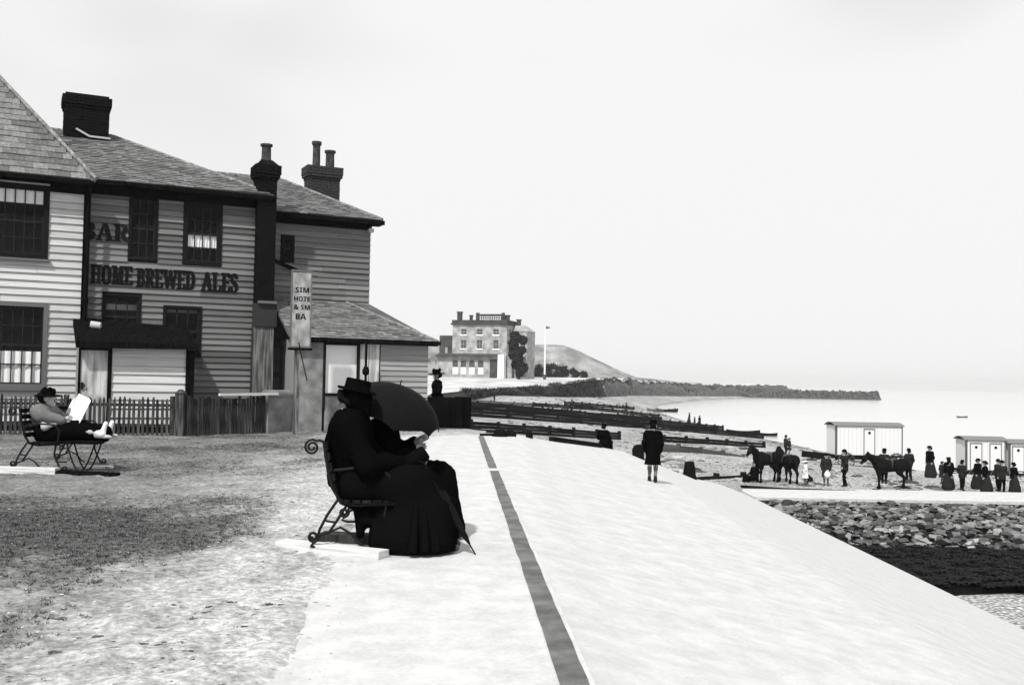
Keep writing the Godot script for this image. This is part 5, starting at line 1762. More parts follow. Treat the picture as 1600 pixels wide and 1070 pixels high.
func hat_mesh(kind: String, s: float) -> ArrayMesh:
	var mb := MB.new()
	match kind:
		"wide":
			mb.lathe(Vector3.ZERO, [Vector2(0.02, 0.0), Vector2(0.24, -0.015), Vector2(0.27, 0.0), Vector2(0.24, 0.02), Vector2(0.13, 0.03), Vector2(0.125, 0.12), Vector2(0.09, 0.15), Vector2(0.001, 0.155)], 18)
			for k in 7: mb.lathe(Vector3(0.1 * cos(k * 0.9), 0.09 + 0.03 * sin(k * 2.0), 0.1 * sin(k * 0.9)), [Vector2(0.002, -0.05), Vector2(0.05, -0.01), Vector2(0.035, 0.045), Vector2(0.002, 0.06)], 7)
		"boater":
			mb.lathe(Vector3.ZERO, [Vector2(0.02, 0.0), Vector2(0.165, -0.004), Vector2(0.17, 0.006), Vector2(0.165, 0.014), Vector2(0.112, 0.016), Vector2(0.108, 0.09), Vector2(0.1, 0.1), Vector2(0.001, 0.103)], 20)
		"bowler":
			mb.lathe(Vector3.ZERO, [Vector2(0.02, 0.0), Vector2(0.14, 0.002), Vector2(0.155, 0.018), Vector2(0.14, 0.016), Vector2(0.106, 0.012), Vector2(0.106, 0.06), Vector2(0.085, 0.105), Vector2(0.04, 0.125), Vector2(0.001, 0.128)], 18)
		"cap":
			mb.lathe(Vector3.ZERO, [Vector2(0.1, -0.01), Vector2(0.105, 0.02), Vector2(0.12, 0.04), Vector2(0.1, 0.065), Vector2(0.001, 0.072)], 14)
			mb.box(Vector3(0.12, 0.0, 0), Vector3(0.08, 0.012, 0.12))
	for i in mb.v.size(): mb.v[i] *= s
	return mb.mesh()

func hair_mesh(j: Dictionary, bun: bool) -> ArrayMesh:
	var hd: Vector3 = j.head
	var b := [[hd + Vector3(-0.03, 0.05, 0), hd + Vector3(-0.005, 0.075, 0), 0.09, 0.078], [hd + Vector3(-0.06, 0.0, -0.04), hd + Vector3(-0.06, 0.0, 0.04), 0.06, 0.06]]
	if bun: b.append([hd + Vector3(-0.13, 0.03, 0), hd + Vector3(-0.13, 0.05, 0), 0.05, 0.05])
	return cloth_mesh(b, 0.014, j.s, 0.03)

func dress(t: Node3D, j: Dictionary, cell: float, coat: Material, lower: Material, kind: String, hat: String, hat_mat: Material, skin_mat: Material) -> void:
	part("body", body_mesh(j, cell), skin_mat, t)
	part("hair", hair_mesh(j, kind != "man"), M.hair, t)
	var jb := jacket_bones(j)
	if kind == "man":
		jb.append([j.pelvis + Vector3(0, 0.05, 0), j.pelvis + Vector3(0, -0.12, 0), 0.15, 0.17])
		part("jacket", cloth_mesh(jb, cell, j.s), coat, t)
		var tb := [[j.hip[0], j.hip[1], 0.105, 0.105]]
		for k in 2:
			tb.append([j.hip[k], j.kn[k], 0.1, 0.075])
			tb.append([j.kn[k], j.an[k] + Vector3(0, 0.03, 0), 0.075, 0.06])
		part("trousers", cloth_mesh(tb, cell, j.s, 0.03), lower, t)
	elif kind == "woman":
		part("bodice", cloth_mesh(jb, cell, j.s), coat, t)
		part("skirt", cloth_mesh([[j.pelvis + Vector3(0, 0.08, 0), j.pelvis + Vector3(-0.03, -0.35, 0), 0.13, 0.22], [j.pelvis + Vector3(-0.03, -0.35, 0), j.pelvis + Vector3(-0.05, -0.76, 0), 0.22, 0.31], [j.pelvis + Vector3(-0.1, 0.0, 0), j.pelvis + Vector3(-0.18, -0.7, 0), 0.12, 0.24]], cell, j.s, 0.08, 0.02), lower, t)
	elif kind == "child":
		jb.append([j.pelvis + Vector3(0, 0.15, 0), j.pelvis + Vector3(0, -0.52, 0), 0.15, 0.25])
		part("coat", cloth_mesh(jb, cell, j.s, 0.07, j.pelvis.y - 0.42), coat, t)
		var tb := []
		for k in 2: tb.append([j.kn[k], j.an[k] + Vector3(0, 0.02, 0), 0.06, 0.045])
		part("stockings", cloth_mesh(tb, cell * 0.8, j.s, 0.02), lower, t)
	for k in 2:
		var sm := MB.new()
		sdf(sm, [[j.an[k] + Vector3(-0.03, 0.05, 0), j.an[k] + Vector3(-0.03, -0.03, 0), 0.05, 0.05], [j.an[k] + Vector3(-0.04, -0.04, 0), j.an[k] + Vector3(0.16, -0.05, 0), 0.045, 0.034]], cell * 0.8, 0.03, 0.0)
		for i in sm.v.size(): sm.v[i] *= j.s
		part("boot", sm.mesh(), M.dark_cloth, t)
	if hat: part("hat", hat_mesh(hat, j.s), hat_mat, t, (j.head + Vector3(-0.005, 0.075, 0)) * j.s, Basis(Vector3.BACK, -0.08))

func umbrella_mesh(r: float, depth: float) -> ArrayMesh:
	var mb := MB.new()
	var n := 48
	var prev := []
	for ring in 9:
		var u := ring / 8.0
		var cur := []
		for k in n:
			var a := TAU * k / n
			var ph := fposmod(a * 8.0 / TAU, 1.0)
			var sag := pow(absf(sin(PI * ph)), 0.8)
			var rr := r * sin(u * 1.35) / sin(1.35) * (1.0 - 0.05 * sag * u)
			var y := -depth * (1.0 - cos(u * 1.35)) / (1.0 - cos(1.35)) + sag * u * u * 0.11 * r
			cur.append(Vector3(cos(a) * rr, y, sin(a) * rr))
		if ring > 0:
			for k in n:
				var k2 := (k + 1) % n
				mb.quad(prev[k], prev[k2], cur[k2], cur[k])
		prev = cur
	return mb.mesh()

func make_people_near() -> void:
	# ---- the nearer of the couple: black coat, long skirt, flat hat
	var j := seat_pose(1.0)
	j.wr = [Vector3(0.36, 0.7, -0.1), Vector3(0.42, 0.74, 0.02)]
	j.el = [Vector3(0.06, 0.76, -0.25), Vector3(0.1, 0.72, 0.25)]
	j.head = Vector3(-0.03, 1.25, 0); j.neck = Vector3(-0.07, 1.1, 0)
	j.chest = Vector3(-0.09, 0.9, 0)
	j.sh = [Vector3(-0.08, 1.05, -0.17), Vector3(-0.08, 1.05, 0.17)]
	var p := thing("person", "seated person in black coat, long black skirt and flat hat, nearest on the bench", "person", Vector3(-1.27, 0.0, -8.72), 0.0)
	part("body", body_mesh(j, 0.016), M.skin, p)
	part("hair", hair_mesh(j, true), M.hair, p)
	var jb := jacket_bones(j, 0.045)
	jb.append([Vector3(-0.1, 0.95, 0), Vector3(-0.12, 0.6, 0), 0.165, 0.15])
	jb.append([Vector3(-0.1, 1.05, -0.1), Vector3(-0.1, 1.05, 0.1), 0.13, 0.13])
	part("coat", cloth_mesh(jb, 0.016, 1.0, 0.08), M.black, p)
	part("skirt", cloth_mesh([[Vector3(0, 0.55, -0.06), Vector3(0.45, 0.57, -0.08), 0.2, 0.16], [Vector3(0, 0.55, 0.06), Vector3(0.45, 0.57, 0.08), 0.2, 0.16],
		[Vector3(0.5, 0.55, 0.05), Vector3(0.62, 0.3, 0.06), 0.15, 0.2], [Vector3(0.45, 0.5, 0), Vector3(0.5, 0.1, 0.08), 0.18, 0.27], [Vector3(0.62, 0.3, 0.05), Vector3(0.64, 0.08, 0.1), 0.19, 0.2], [Vector3(0.3, 0.45, 0.02), Vector3(0.3, 0.1, 0.1), 0.16, 0.2]], 0.016, 1.0, 0.1, 0.022), M.black_soft, p)
	# folds hanging on the skirt
	var fo := MB.new()
	for k in 9:
		var a := -1.2 + 0.34 * k
		var top := Vector3(0.5 + 0.13 * cos(a), 0.5, 0.06 + 0.13 * sin(a))
		var bot := Vector3(0.48 + 0.3 * cos(a) , 0.04, 0.09 + 0.3 * sin(a))
		fo.tube([top, top.lerp(bot, 0.5) + Vector3(0.03 * cos(a), 0, 0.03 * sin(a)), bot], [0.018, 0.032, 0.045], 7)
	part("skirt_folds", fo.mesh(), M.black_soft, p)
	for z in [-0.1, 0.12]:
		var bt := MB.new()
		sdf(bt, [[Vector3(0.62, 0.06, z), Vector3(0.83, 0.045, z), 0.045, 0.032], [Vector3(0.58, 0.14, z), Vector3(0.6, 0.05, z), 0.05, 0.05]], 0.012, 0.03, 0.0)
		part("boot", bt.mesh(), M.leather, p)
	part("hat", hat_mesh("boater", 1.0), M.black, p, Vector3(-0.045, 1.335, 0), Basis(Vector3.BACK, -0.2))
	part("veil", cloth_mesh([[Vector3(-0.05, 1.3, 0), Vector3(-0.02, 1.28, 0), 0.115, 0.112], [Vector3(-0.02, 1.24, 0), Vector3(0.0, 1.17, 0), 0.1, 0.08]], 0.014, 1.0, 0.04), M.black, p)
	var cl := MB.new()
	cl.tube([Vector3(-0.16, 1.17, 0.03), Vector3(-0.12, 1.16, 0.09), Vector3(-0.05, 1.135, 0.1)], [0.016, 0.02, 0.012], 8)
	part("collar", cl.mesh(), M.white_cloth, p)
	var ct := MB.new()
	sdf(ct, [[Vector3(0.02, 0.36, 0.1), Vector3(0.2, 0.34, 0.1), 0.05, 0.05], [Vector3(0.03, 0.3, 0.11), Vector3(0.03, 0.14, 0.11), 0.055, 0.035], [Vector3(0.1, 0.28, 0.11), Vector3(0.22, 0.24, 0.11), 0.08, 0.07]], 0.014, 0.05)
	part("coat_tail", ct.mesh(), M.black_soft, p)
	# ---- furled umbrella leaning from the hand to the ground
	var fu := thing("furled_umbrella", "furled black umbrella slanting to the ground before the seated person's skirt", "umbrella", Vector3(-0.27, 0.0, -8.55))
	var f0 := Vector3.ZERO
	var f1 := Vector3(-0.42, 0.68, -0.05)
	var cm := MB.new()
	cm.tube([f0.lerp(f1, 0.12), f0.lerp(f1, 0.2), f0.lerp(f1, 0.5), f0.lerp(f1, 0.72), f0.lerp(f1, 0.76)], [0.008, 0.022, 0.04, 0.05, 0.012], 9)
	part("canopy", cm.mesh(), M.silk, fu)
	var sm := MB.new()
	sm.tube([f0, f1, f1 + Vector3(-0.03, 0.07, 0), f1 + Vector3(-0.07, 0.075, 0)], [0.006, 0.008, 0.01, 0.009], 7)
	part("shaft", sm.mesh(), M.silk, fu)
	# ---- muff held out in front
	var mf := MB.new()
	mf.lathe(Vector3.ZERO, [Vector2(0.02, -0.11), Vector2(0.055, -0.11), Vector2(0.068, -0.09), Vector2(0.07, 0.0), Vector2(0.068, 0.08), Vector2(0.055, 0.1), Vector2(0.02, 0.1)], 16, Basis(Vector3.BACK, -0.95))
	solo("muff", mf.mesh(), M.black_soft, "black muff held out in front of the seated person's lap", "muff", Vector3(-0.79, 0.775, -8.66))
	# ---- companion farther along the bench, under the open umbrella
	var k := seat_pose(1.0)
	k.wr = [Vector3(0.24, 0.86, -0.08), Vector3(0.22, 0.8, 0.06)]
	k.head = Vector3(0.03, 1.19, 0)
	var q := thing("person", "seated companion in black hidden under the open umbrella on the bench", "person", Vector3(-1.12, 0.0, -9.42), 0.0)
	dress_seated(q, k, 0.02, M.black, M.black_soft)
	part("hat", hat_mesh("bowler", 0.9), M.black, q, Vector3(0.02, 1.245, 0))
	var um := thing("open_umbrella", "large open black umbrella sheltering the couple on the bench", "umbrella", Vector3(-1.0, 1.385, -9.2))
	um.rotation = Vector3(0.2, 0.2, -0.26)
	part("canopy", umbrella_mesh(0.47, 0.31), M.silk, um)
	var us := MB.new()
	us.tube([Vector3(0, 0.05, 0), Vector3(0, -0.56, 0)], [0.006, 0.007], 7)
	part("shaft", us.mesh(), M.iron, um)
	for r in 8:
		var a := TAU * r / 8.0
		var rb := MB.new()
		var pts := []
		for u in 7:
			var w := u / 6.0
			pts.append(Vector3(cos(a), 0, sin(a)) * 0.468 * sin(w * 1.35) / sin(1.35) + Vector3.DOWN * (0.008 + 0.31 * (1.0 - cos(w * 1.35)) / (1.0 - cos(1.35))))
		rb.tube(pts, [0.004], 5)
		part("rib", rb.mesh(), M.iron, um)
	var hn := MB.new()
	hn.tube([Vector3(0, -0.52, 0), Vector3(0, -0.62, 0), Vector3(0.02, -0.67, 0), Vector3(0.05, -0.66, 0)], [0.012, 0.013, 0.013, 0.011], 8)
	part("handle", hn.mesh(), M.white_cloth, um)
	# ---- reader on the far-left bench
	var rj := seat_pose(1.0)
	rj.head = Vector3(0.0, 1.02, 0); rj.neck = Vector3(-0.05, 0.9, 0); rj.chest = Vector3(-0.07, 0.74, 0)
	rj.sh = [Vector3(-0.06, 0.84, -0.17), Vector3(-0.06, 0.84, 0.17)]
	rj.el = [Vector3(0.06, 0.62, -0.24), Vector3(0.06, 0.62, 0.24)]
	rj.wr = [Vector3(0.26, 0.72, -0.12), Vector3(0.26, 0.72, 0.12)]
	rj.kn = [Vector3(0.45, 0.6, -0.09), Vector3(0.45, 0.58, 0.09)]
	rj.an = [Vector3(0.82, 0.56, -0.08), Vector3(0.8, 0.55, 0.1)]
	var rd := thing("person", "reclining person in dark hat and pale grey shawl, feet up, at far left", "person", Vector3(-6.74, 0.03, -14.95))
	part("body", body_mesh(rj, 0.02), M.skin, rd)
	part("hair", hair_mesh(rj, true), M.hair, rd)
	part("shawl", cloth_mesh([[rj.sh[0], rj.sh[1], 0.12, 0.12], [rj.chest, rj.neck + Vector3(0, -0.04, 0), 0.18, 0.08], [Vector3(0, 0.78, 0.2), Vector3(0.24, 0.72, 0.12), 0.1, 0.07], [Vector3(0, 0.78, -0.2), Vector3(0.24, 0.72, -0.12), 0.1, 0.07]], 0.02, 1.0), M.grey_cloth, rd)
	part("dress", cloth_mesh([[rj.pelvis, rj.chest, 0.16, 0.15], [rj.hip[0], rj.hip[1], 0.125, 0.125], [rj.hip[0], rj.kn[0], 0.12, 0.09], [rj.hip[1], rj.kn[1], 0.12, 0.09],  [rj.pelvis, Vector3(0.45, 0.56, 0), 0.17, 0.16], [Vector3(0.45, 0.56, 0), Vector3(0.8, 0.54, 0), 0.15, 0.13]], 0.02, 1.0), M.black, rd)
	for n in 2:
		var bt := MB.new()
		sdf(bt, [[rj.an[n] + Vector3(-0.03, 0, 0), rj.an[n] + Vector3(0.04, -0.01, 0), 0.045, 0.045], [rj.an[n] + Vector3(0.03, -0.02, 0), rj.an[n] + Vector3(0.08, 0.14, 0), 0.04, 0.03]], 0.014, 0.03)
		part("boot", bt.mesh(), M.white_cloth, rd)
	part("hat", hat_mesh("wide", 0.75), M.black, rd, Vector3(-0.01, 1.07, 0))
	# newspaper: two bent sheets
	var np := MB.new()
	for sgn in [-1.0, 1.0]:
		for n in 6:
			var u0 := n / 6.0
			var u1 := (n + 1) / 6.0
			var g0 := Vector3(0.05 * sin(u0 * 2.0), 0, sgn * 0.26 * u0)
			var g1 := Vector3(0.05 * sin(u1 * 2.0), 0, sgn * 0.26 * u1)
			np.quad(g0, g1, g1 + Vector3(0.16, 0.42 - 0.1 * u1, 0), g0 + Vector3(0.16, 0.42 - 0.08 * u0, 0))
	solo("newspaper", np.mesh(), M.white_cloth, "white newspaper held up by the reader on the far left bench", "newspaper", Vector3(-6.46, 0.72, -14.95), "", Basis(Vector3.UP, 0.9))
	# ---- child walking away down the apron
	var ch := thing("person", "child in dark knee-length coat and round hat walking down the white apron", "person", Vector3(2.95, apron_y(2.95) - 0.012, -21.2), 78.0)
	dress(ch, stand_pose(0.73, 0.5), 0.02, M.black, M.mid_cloth, "child", "bowler", M.black, M.skin)
	# ---- woman in a wide hat behind the tarred fence
	var w := thing("person", "woman in black dress and wide hat standing behind the tarred fence", "person", Vector3(-2.25, -0.03, -31.0), 200.0)
	dress(w, stand_pose(0.99, 0.0, 0.6), 0.022, M.black, M.black, "woman", "wide", M.black, M.skin)
	# ---- figure sitting on the edge of the apron
	var sj := seat_pose(0.72)
	var e := thing("person", "person in black sitting low on the far edge of the apron", "person", Vector3(2.9, apron_y(2.9) - 0.24, -31.75), 60.0)
	dress_seated(e, sj, 0.026, M.black, M.black_soft)
	part("hat", hat_mesh("bowler", 0.72), M.black, e, Vector3(0, 0.9, 0))

func dress_seated(t: Node3D, j: Dictionary, cell: float, coat: Material, lower: Material) -> void:
	part("body", body_mesh(j, cell), M.skin, t)
	part("hair", hair_mesh(j, true), M.hair, t)
	part("coat", cloth_mesh(jacket_bones(j, 0.035), cell, j.s), coat, t)
	part("skirt", cloth_mesh([[j.hip[0], j.hip[1], 0.13, 0.13], [j.hip[0], j.kn[0], 0.12, 0.1], [j.hip[1], j.kn[1], 0.12, 0.1], [j.pelvis, (j.kn[0] + j.kn[1]) * 0.5, 0.19, 0.16], [(j.kn[0] + j.kn[1]) * 0.5, Vector3(0.5, 0.1, 0), 0.17, 0.22]], cell, j.s, 0.08, 0.02), lower, t)
	for k in 2:
		var sm := MB.new()
		sdf(sm, [[j.an[k] + Vector3(-0.02, -0.03, 0), j.an[k] + Vector3(0.17, -0.05, 0), 0.045, 0.034]], cell * 0.7, 0.03)
		for i in sm.v.size(): sm.v[i] *= j.s
		part("boot", sm.mesh(), M.dark_cloth, t)

# ---------------------------------------------------------------- life on the beach
func make_horse(label: String, at: Vector3, turn: float, s: float, low: float) -> Node3D:
	var t := thing("horse", label, "horse", at, turn, "dark beach ponies")
	var b := []
	b.append([Vector3(-0.5, 1.06, 0), Vector3(0.4, 1.02, 0), 0.27, 0.28])
	b.append([Vector3(-0.62, 1.14, -0.08), Vector3(-0.62, 1.14, 0.08), 0.22, 0.22])
	b.append([Vector3(0.45, 1.08, -0.06), Vector3(0.5, 1.1, 0.06), 0.23, 0.23])
	b.append([Vector3(0.45, 1.25, 0), Vector3(0.3, 1.3, 0), 0.14, 0.1])
	var nk := Vector3(0.98, lerpf(1.6, 1.1, low), 0)
	b.append([Vector3(0.52, 1.16, 0), Vector3(0.78, lerpf(1.42, 1.2, low), 0), 0.2, 0.15])
	b.append([Vector3(0.78, lerpf(1.42, 1.2, low), 0), nk, 0.15, 0.11])
	var mz := nk + Vector3(0.3, lerpf(-0.28, -0.4, low), 0)
	b.append([nk, nk.lerp(mz, 0.45), 0.115, 0.1])
	b.append([nk.lerp(mz, 0.45), mz, 0.085, 0.06])
	for z in [-0.05, 0.05]: b.append([nk + Vector3(-0.02, 0.09, z), nk + Vector3(0.0, 0.22, z * 1.3), 0.03, 0.012])
	for k in 2:
		var z: float = [-0.14, 0.14][k]
		var fx: float = [0.06, -0.06][k]
		b.append([Vector3(0.45, 0.98, z), Vector3(0.46 + fx * 0.5, 0.72, z), 0.14, 0.085])
		b.append([Vector3(0.46 + fx * 0.5, 0.72, z), Vector3(0.47 + fx, 0.47, z), 0.08, 0.055])
		b.append([Vector3(0.47 + fx, 0.47, z), Vector3(0.46 + fx, 0.13, z), 0.048, 0.04])
		b.append([Vector3(0.46 + fx, 0.13, z), Vector3(0.5 + fx, 0.04, z), 0.042, 0.06])
		b.append([Vector3(-0.6, 1.05, z * 0.8), Vector3(-0.46 + fx, 0.76, z), 0.2, 0.12])
		b.append([Vector3(-0.46 + fx, 0.76, z), Vector3(-0.7 + fx, 0.5, z), 0.1, 0.06])
		b.append([Vector3(-0.7 + fx, 0.5, z), Vector3(-0.66 + fx, 0.14, z), 0.05, 0.04])
		b.append([Vector3(-0.66 + fx, 0.14, z), Vector3(-0.62 + fx, 0.04, z), 0.042, 0.06])
	part("body", cloth_mesh(b, 0.035, s, 0.09, 0.0), M.horse, t)
	var tl := MB.new()
	tl.tube([Vector3(-0.82, 1.2, 0), Vector3(-0.93, 1.1, 0), Vector3(-0.97, 0.8, 0), Vector3(-0.95, 0.5, 0)], [0.04, 0.055, 0.08, 0.02], 8)
	for i in tl.v.size(): tl.v[i] *= s
	part("tail", tl.mesh(), M.hair, t)
	var mn := MB.new()
	for k in 8:
		var u := k / 7.0
		var p := Vector3(0.5, 1.38, 0).lerp(nk + Vector3(-0.03, 0.12, 0), u)
		mn.tube([p, p + Vector3(-0.03, -0.05, 0.08), p + Vector3(-0.03, -0.2, 0.13)], [0.03, 0.03, 0.01], 6)
	for i in mn.v.size(): mn.v[i] *= s
	part("mane", mn.mesh(), M.hair, t)
	var sd := MB.new()
	sdf(sd, [[Vector3(-0.2, 1.32, -0.1), Vector3(-0.2, 1.32, 0.1), 0.06, 0.06], [Vector3(0.12, 1.31, -0.08), Vector3(0.12, 1.31, 0.08), 0.06, 0.06], [Vector3(-0.04, 1.28, -0.2), Vector3(-0.04, 1.28, 0.2), 0.06, 0.06], [Vector3(-0.02, 1.2, 0.27), Vector3(0.0, 0.95, 0.3), 0.03, 0.02], [Vector3(-0.02, 1.2, -0.27), Vector3(0.0, 0.95, -0.3), 0.03, 0.02]], 0.03, 0.07)
	for i in sd.v.size(): sd.v[i] *= s
	part("saddle", sd.mesh(), M.leather, t)
	return t

func make_machine(label: String, at: Vector3, turn: float, l: float, cabins: int) -> void:
	var t := thing("bathing_machine", label, "bathing machine", at, turn, "white bathing machines at the water's edge")
	var y0 := 1.05
	var y1 := 3.15
	var d := 2.0
	# walls of upright boards
	var n := int(l / 0.3)
	var bm := MB.new()
	bm.box(Vector3(0, (y0 + y1) / 2, 0), Vector3(l / n - 0.012, y1 - y0, 0.05))
	var bmesh := bm.mesh()
	for k in n: part("wall_board", bmesh, M.machine, t, Vector3((k + 0.5) * l / n - l / 2, 0, d / 2 + 0.004 * (k % 2)))
	var sh := MB.new()
	sh.box(Vector3(0, (y0 + y1) / 2, -d / 2), Vector3(l, y1 - y0, 0.05))
	sh.box(Vector3(-l / 2 + 0.025, (y0 + y1) / 2, 0), Vector3(0.05, y1 - y0, d - 0.06))
	sh.box(Vector3(l / 2 - 0.025, (y0 + y1) / 2, 0), Vector3(0.05, y1 - y0, d - 0.06))
	part("end_walls", sh.mesh(), M.machine, t)
	part("corner_post", bars([[-l / 2 - 0.05, -l / 2 + 0.08, y0 - 0.1, y1]], d / 2 - 0.05, d / 2 + 0.06), M.timber_grey[1], t)
	part("corner_post", bars([[l / 2 - 0.06, l / 2 + 0.04, y0 - 0.1, y1]], d / 2 - 0.05, d / 2 + 0.05), M.machine_trim, t)
	var fl := MB.new()
	fl.box(Vector3(0, y0 - 0.09, 0), Vector3(l + 0.3, 0.16, d + 0.1))
	fl.box(Vector3(0, y0 - 0.26, 0.6), Vector3(l * 0.9, 0.18, 0.14))
	fl.box(Vector3(0, y0 - 0.26, -0.6), Vector3(l * 0.9, 0.18, 0.14))
	part("chassis", fl.mesh(), M.timber[0], t)
	var rf := MB.new()
	for k in 8:
		var a0 := lerpf(-1.0, 1.0, k / 8.0)
		var a1 := lerpf(-1.0, 1.0, (k + 1) / 8.0)
		var h := func(a: float) -> float: return y1 + 0.22 * (1.0 - a * a)
		rf.hexa([Vector3(-l / 2 - 0.15, h.call(a1), -a1 * 1.12), Vector3(l / 2 + 0.15, h.call(a1), -a1 * 1.12), Vector3(l / 2 + 0.15, h.call(a0), -a0 * 1.12), Vector3(-l / 2 - 0.15, h.call(a0), -a0 * 1.12), Vector3(-l / 2 - 0.15, h.call(a1) + 0.05, -a1 * 1.12), Vector3(l / 2 + 0.15, h.call(a1) + 0.05, -a1 * 1.12), Vector3(l / 2 + 0.15, h.call(a0) + 0.05, -a0 * 1.12), Vector3(-l / 2 - 0.15, h.call(a0) + 0.05, -a0 * 1.12)])
	part("roof", rf.mesh(), M.machine_trim, t)
	for c in cabins:
		var x := lerpf(-l / 2, l / 2, (c + 0.5) / cabins)
		var dm := MB.new()
		dm.box(Vector3(x, y0 + 0.92, d / 2 + 0.05), Vector3(0.72, 1.8, 0.04))
		var door := part("door", dm.mesh(), M.machine, t)
		var vm := MB.new()
		vm.lathe(Vector3(x, y0 + 1.62, d / 2 + 0.06), [Vector2(0.001, 0.03), Vector2(0.09, 0.03), Vector2(0.11, 0.0)], 14, Basis(Vector3.RIGHT, PI / 2))
		part("vent", vm.mesh(), M.tar, door)
		part("door_frame", bars([[x - 0.42, x - 0.37, y0, y0 + 1.88], [x + 0.37, x + 0.42, y0, y0 + 1.88], [x - 0.42, x + 0.42, y0 + 1.88, y0 + 1.94]], d / 2 + 0.03, d / 2 + 0.08), M.machine_trim, t)
		var stp := MB.new()
		for k in 3: stp.box(Vector3(x, y0 - 0.3 * (k + 1), d / 2 + 0.2 + 0.22 * k), Vector3(0.6, 0.05, 0.22))
		part("steps", stp.mesh(), M.timber_grey[0], t)
	for x in [-l / 2 + 0.75, l / 2 - 0.45]:
		for z in [-0.9, 0.98]:
			var r := 0.62
			var c := Vector3(x, r, z * 1.1)
			var ty := MB.new()
			var ring := []
			for k in 25: ring.append(c + Vector3(cos(TAU * k / 24.0), sin(TAU * k / 24.0), 0) * (r - 0.03))
			ty.tube(ring, [0.035], 6, false)
			var wh := part("wheel", ty.mesh(), M.timber_grey[1], t)
			var spk := MB.new()
			for k in 10: spk.tube([c, c + Vector3(cos(TAU * k / 10.0), sin(TAU * k / 10.0), 0) * (r - 0.04)], [0.02], 5)
			part("spokes", spk.mesh(), M.timber_grey[1], wh)
			var hb := MB.new()
			hb.lathe(c + Vector3(0, 0, -0.1), [Vector2(0.01, 0), Vector2(0.09, 0.02), Vector2(0.1, 0.12), Vector2(0.07, 0.2), Vector2(0.01, 0.22)], 10, Basis(Vector3.RIGHT, PI / 2))
			part("hub", hb.mesh(), M.timber[1], wh)
	var sf := MB.new()
	for z in [-0.5, 0.5]: sf.tube([Vector3(-l / 2 - 0.1, y0 - 0.2, z), Vector3(-l / 2 - 1.0, y0 - 0.35, z * 0.9), Vector3(-l / 2 - 1.7, y0 - 0.45, z * 0.8)], [0.05, 0.045, 0.035], 6)
	part("shafts", sf.mesh(), M.timber[0], t)

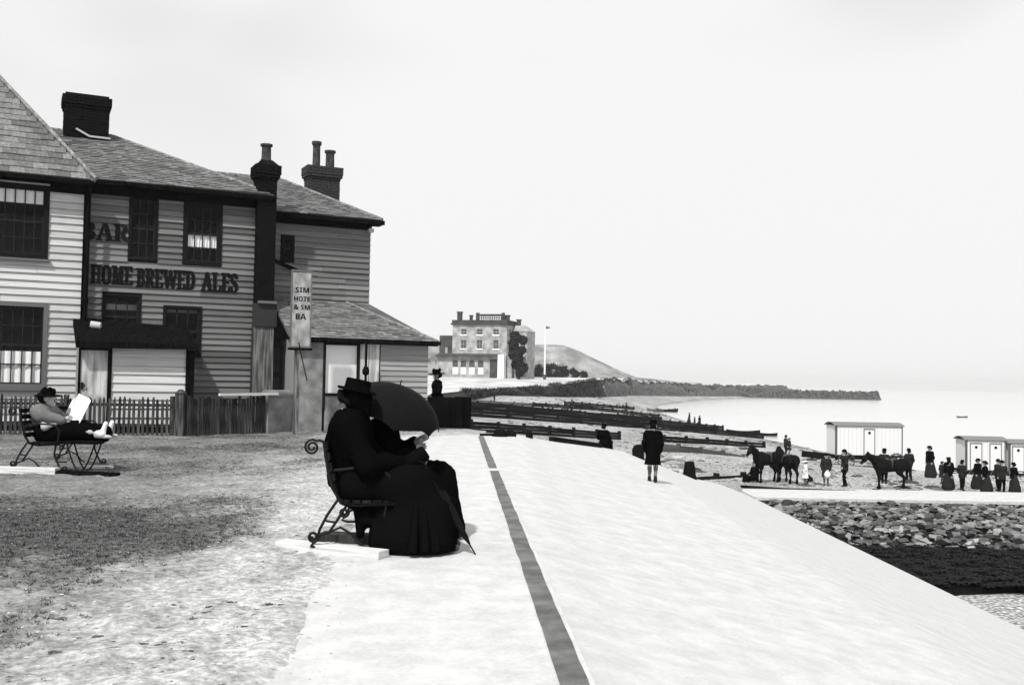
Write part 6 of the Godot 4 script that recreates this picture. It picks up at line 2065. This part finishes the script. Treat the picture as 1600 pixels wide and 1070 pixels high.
func make_beach_life() -> void:
	# moulds: a man, a woman and a child, each used once itself and then copied
	var places := [
		["man", 15.75, -48.3, 175.0, 0.98, "man in dark jacket standing at the head of the dark horse"],
		["man", 18.6, -51.0, 60.0, 1.0, "man behind the back of the saddled horse"],
		["man", 20.6, -53.0, 100.0, 0.95, "man behind the rump of the saddled horse"],
		["man", 21.5, -48.8, 30.0, 0.84, "second dark figure in the group before the right bathing machines"],
		["man", 23.3, -48.6, 260.0, 0.88, "dark suited man, second from the right edge of the beach"],
		["man", 7.9, -132.8, 40.0, 1.0, "dark standing man on the sand before the fifth groyne"],
		["man", -2.2, -134.6, 40.0, 0.95, "tiny dark man on the sand left of the grassy bank"],
		["man", 22.3, -83.0, 10.0, 0.98, "man standing at the water's edge above the horses"],
		["woman", 22.9, -56.0, 200.0, 1.0, "woman in long dark dress alone between the bathing machines"],
		["woman", 20.9, -48.9, 10.0, 0.8, "leftmost dark figure in the group before the right bathing machines"],
		["woman", 22.45, -48.5, 150.0, 0.86, "woman in dark dress, third from the right edge of the beach"],
		["woman", 23.9, -48.7, 120.0, 0.84, "woman in dark dress at the far right edge of the beach"],
		["woman", 17.1, -151.7, 0.0, 1.05, "tall dark woman standing where beach meets far shallows"],
		["woman", 27.2, -156.0, 0.0, 0.97, "leftmost of three small dark figures on the long groyne"],
		["woman", 27.4, -148.6, 30.0, 0.9, "rightmost of three small dark figures on the long groyne"],
		["man", 23.6, -49.6, 200.0, 0.88, "man half hidden in the last group at the right edge"],
		["woman", 21.2, -49.6, 90.0, 0.88, "woman behind the group before the right bathing machines"],
		["woman", 22.75, -49.9, 300.0, 0.86, "woman half hidden behind the third figure from the right edge"],
		["child", 27.4, -152.6, 0.0, 1.1, "middle and shortest of three small dark figures on the long groyne"],
		["child", 14.85, -48.2, 250.0, 1.18, "boy in dark clothes with a white bundle left of the saddled horse"],
		["child", 21.9, -52.0, 20.0, 0.9, "small child in dark coat near the right bathing machines"],
		["child", 23.4, -86.0, 0.0, 1.1, "child beside the man at the water's edge above the horses"]]
	var mould := {}
	for q in places:
		var at := Vector3(q[1], beach_y(q[1], q[2]) - 0.02, q[2])
		if not mould.has(q[0]):
			var t := thing("person", q[5], "person", at, q[3], "people on the beach")
			if q[0] == "man": dress(t, stand_pose(1.0, 0.3, 0.3), 0.032, M.dark_cloth, M.black, "man", "bowler", M.black, M.skin)
			elif q[0] == "woman": dress(t, stand_pose(1.0), 0.032, M.black, M.dark_cloth, "woman", "boater", M.black, M.skin)
			else: dress(t, stand_pose(0.75, 0.2), 0.028, M.dark_cloth, M.mid_cloth, "child", "cap", M.black, M.skin)
			mould[q[0]] = t
		else:
			copy(mould[q[0]], "person", q[5], "person", at, q[3], "people on the beach", q[4])
	# a child in white, stooping
	var wc := thing("person", "child in white dress between the dark horses and the boy", "person", Vector3(13.9, beach_y(13.9, -48.3) - 0.02, -48.3), 160.0, "people on the beach")
	dress(wc, stand_pose(0.66, 0.4), 0.03, M.white_cloth, M.mid_cloth, "child", "boater", M.white_cloth, M.skin)
	var bg := MB.new()
	bg.lathe(Vector3.ZERO, [Vector2(0.01, -0.16), Vector2(0.12, -0.12), Vector2(0.15, 0.0), Vector2(0.1, 0.12), Vector2(0.03, 0.17), Vector2(0.05, 0.21)], 12)
	solo("bundle", bg.mesh(), M.white_cloth, "white bundle carried by the boy near the saddled horse", "bundle", Vector3(14.85, beach_y(14.85, -48.2) + 0.55, -48.0))
	# seated figure by the horses
	var sp := thing("person", "person sitting hunched on the sand left of the horse pair", "person", Vector3(11.5, beach_y(11.5, -48.4) - 0.26, -48.4), 200.0, "people on the beach")
	dress_seated(sp, seat_pose(0.9), 0.032, M.black, M.black_soft)
	# horses
	make_horse("dark saddled horse facing left behind the white walkway", Vector3(17.7, beach_y(17.7, -47.9), -47.9), 186.0, 1.06, 0.3)
	make_horse("dark horse seen head on, left of the horse pair", Vector3(12.15, beach_y(12.15, -48.6), -48.6), 215.0, 1.05, 0.1)
	make_horse("dark horse seen from behind, right of the horse pair", Vector3(13.2, beach_y(13.2, -48.8), -48.8), 100.0, 1.0, 0.2)
	# dog
	var dg := thing("dog", "small dark dog sitting between the white child and the boy", "dog", Vector3(14.4, beach_y(14.4, -49.5), -49.5), 150.0)
	part("body", cloth_mesh([[Vector3(-0.1, 0.16, 0), Vector3(0.12, 0.34, 0), 0.12, 0.1], [Vector3(0.12, 0.36, 0), Vector3(0.17, 0.5, 0), 0.07, 0.07], [Vector3(0.17, 0.52, 0), Vector3(0.29, 0.49, 0), 0.065, 0.035], [Vector3(0.16, 0.3, 0.05), Vector3(0.2, 0.02, 0.05), 0.04, 0.028], [Vector3(0.16, 0.3, -0.05), Vector3(0.2, 0.02, -0.05), 0.04, 0.028], [Vector3(-0.08, 0.12, 0.09), Vector3(0.06, 0.03, 0.1), 0.06, 0.03], [Vector3(-0.08, 0.12, -0.09), Vector3(0.06, 0.03, -0.1), 0.06, 0.03], [Vector3(-0.2, 0.08, 0), Vector3(-0.32, 0.12, 0), 0.03, 0.015], [Vector3(0.14, 0.56, 0.05), Vector3(0.12, 0.48, 0.07), 0.02, 0.02], [Vector3(0.14, 0.56, -0.05), Vector3(0.12, 0.48, -0.07), 0.02, 0.02]], 0.022, 1.0, 0.04, 0.0), M.horse, dg)
	# bathing machines
	make_machine("white bathing machine with big wheels behind the saddled horse", Vector3(26.2, beach_y(26.2, -76.0), -76.0), 2.0, 4.9, 1)
	make_machine("leftmost white bathing machine of the right-hand pair", Vector3(33.9, beach_y(33.9, -74.0) - 0.15, -74.0), -4.0, 2.7, 2)
	make_machine("rightmost white bathing machine, cut off by the right edge", Vector3(37.2, beach_y(37.2, -73.5) - 0.1, -73.5), -4.0, 3.6, 3)
	baulk("dark low boat-shaped timber under the machine's shafts", Vector3(24.0, beach_y(24.0, -78.0) + 0.5, -78.0), Vector3(22.3, beach_y(22.3, -78.0) + 0.5, -78.5), 0.5, 0.45, M.timber[0])
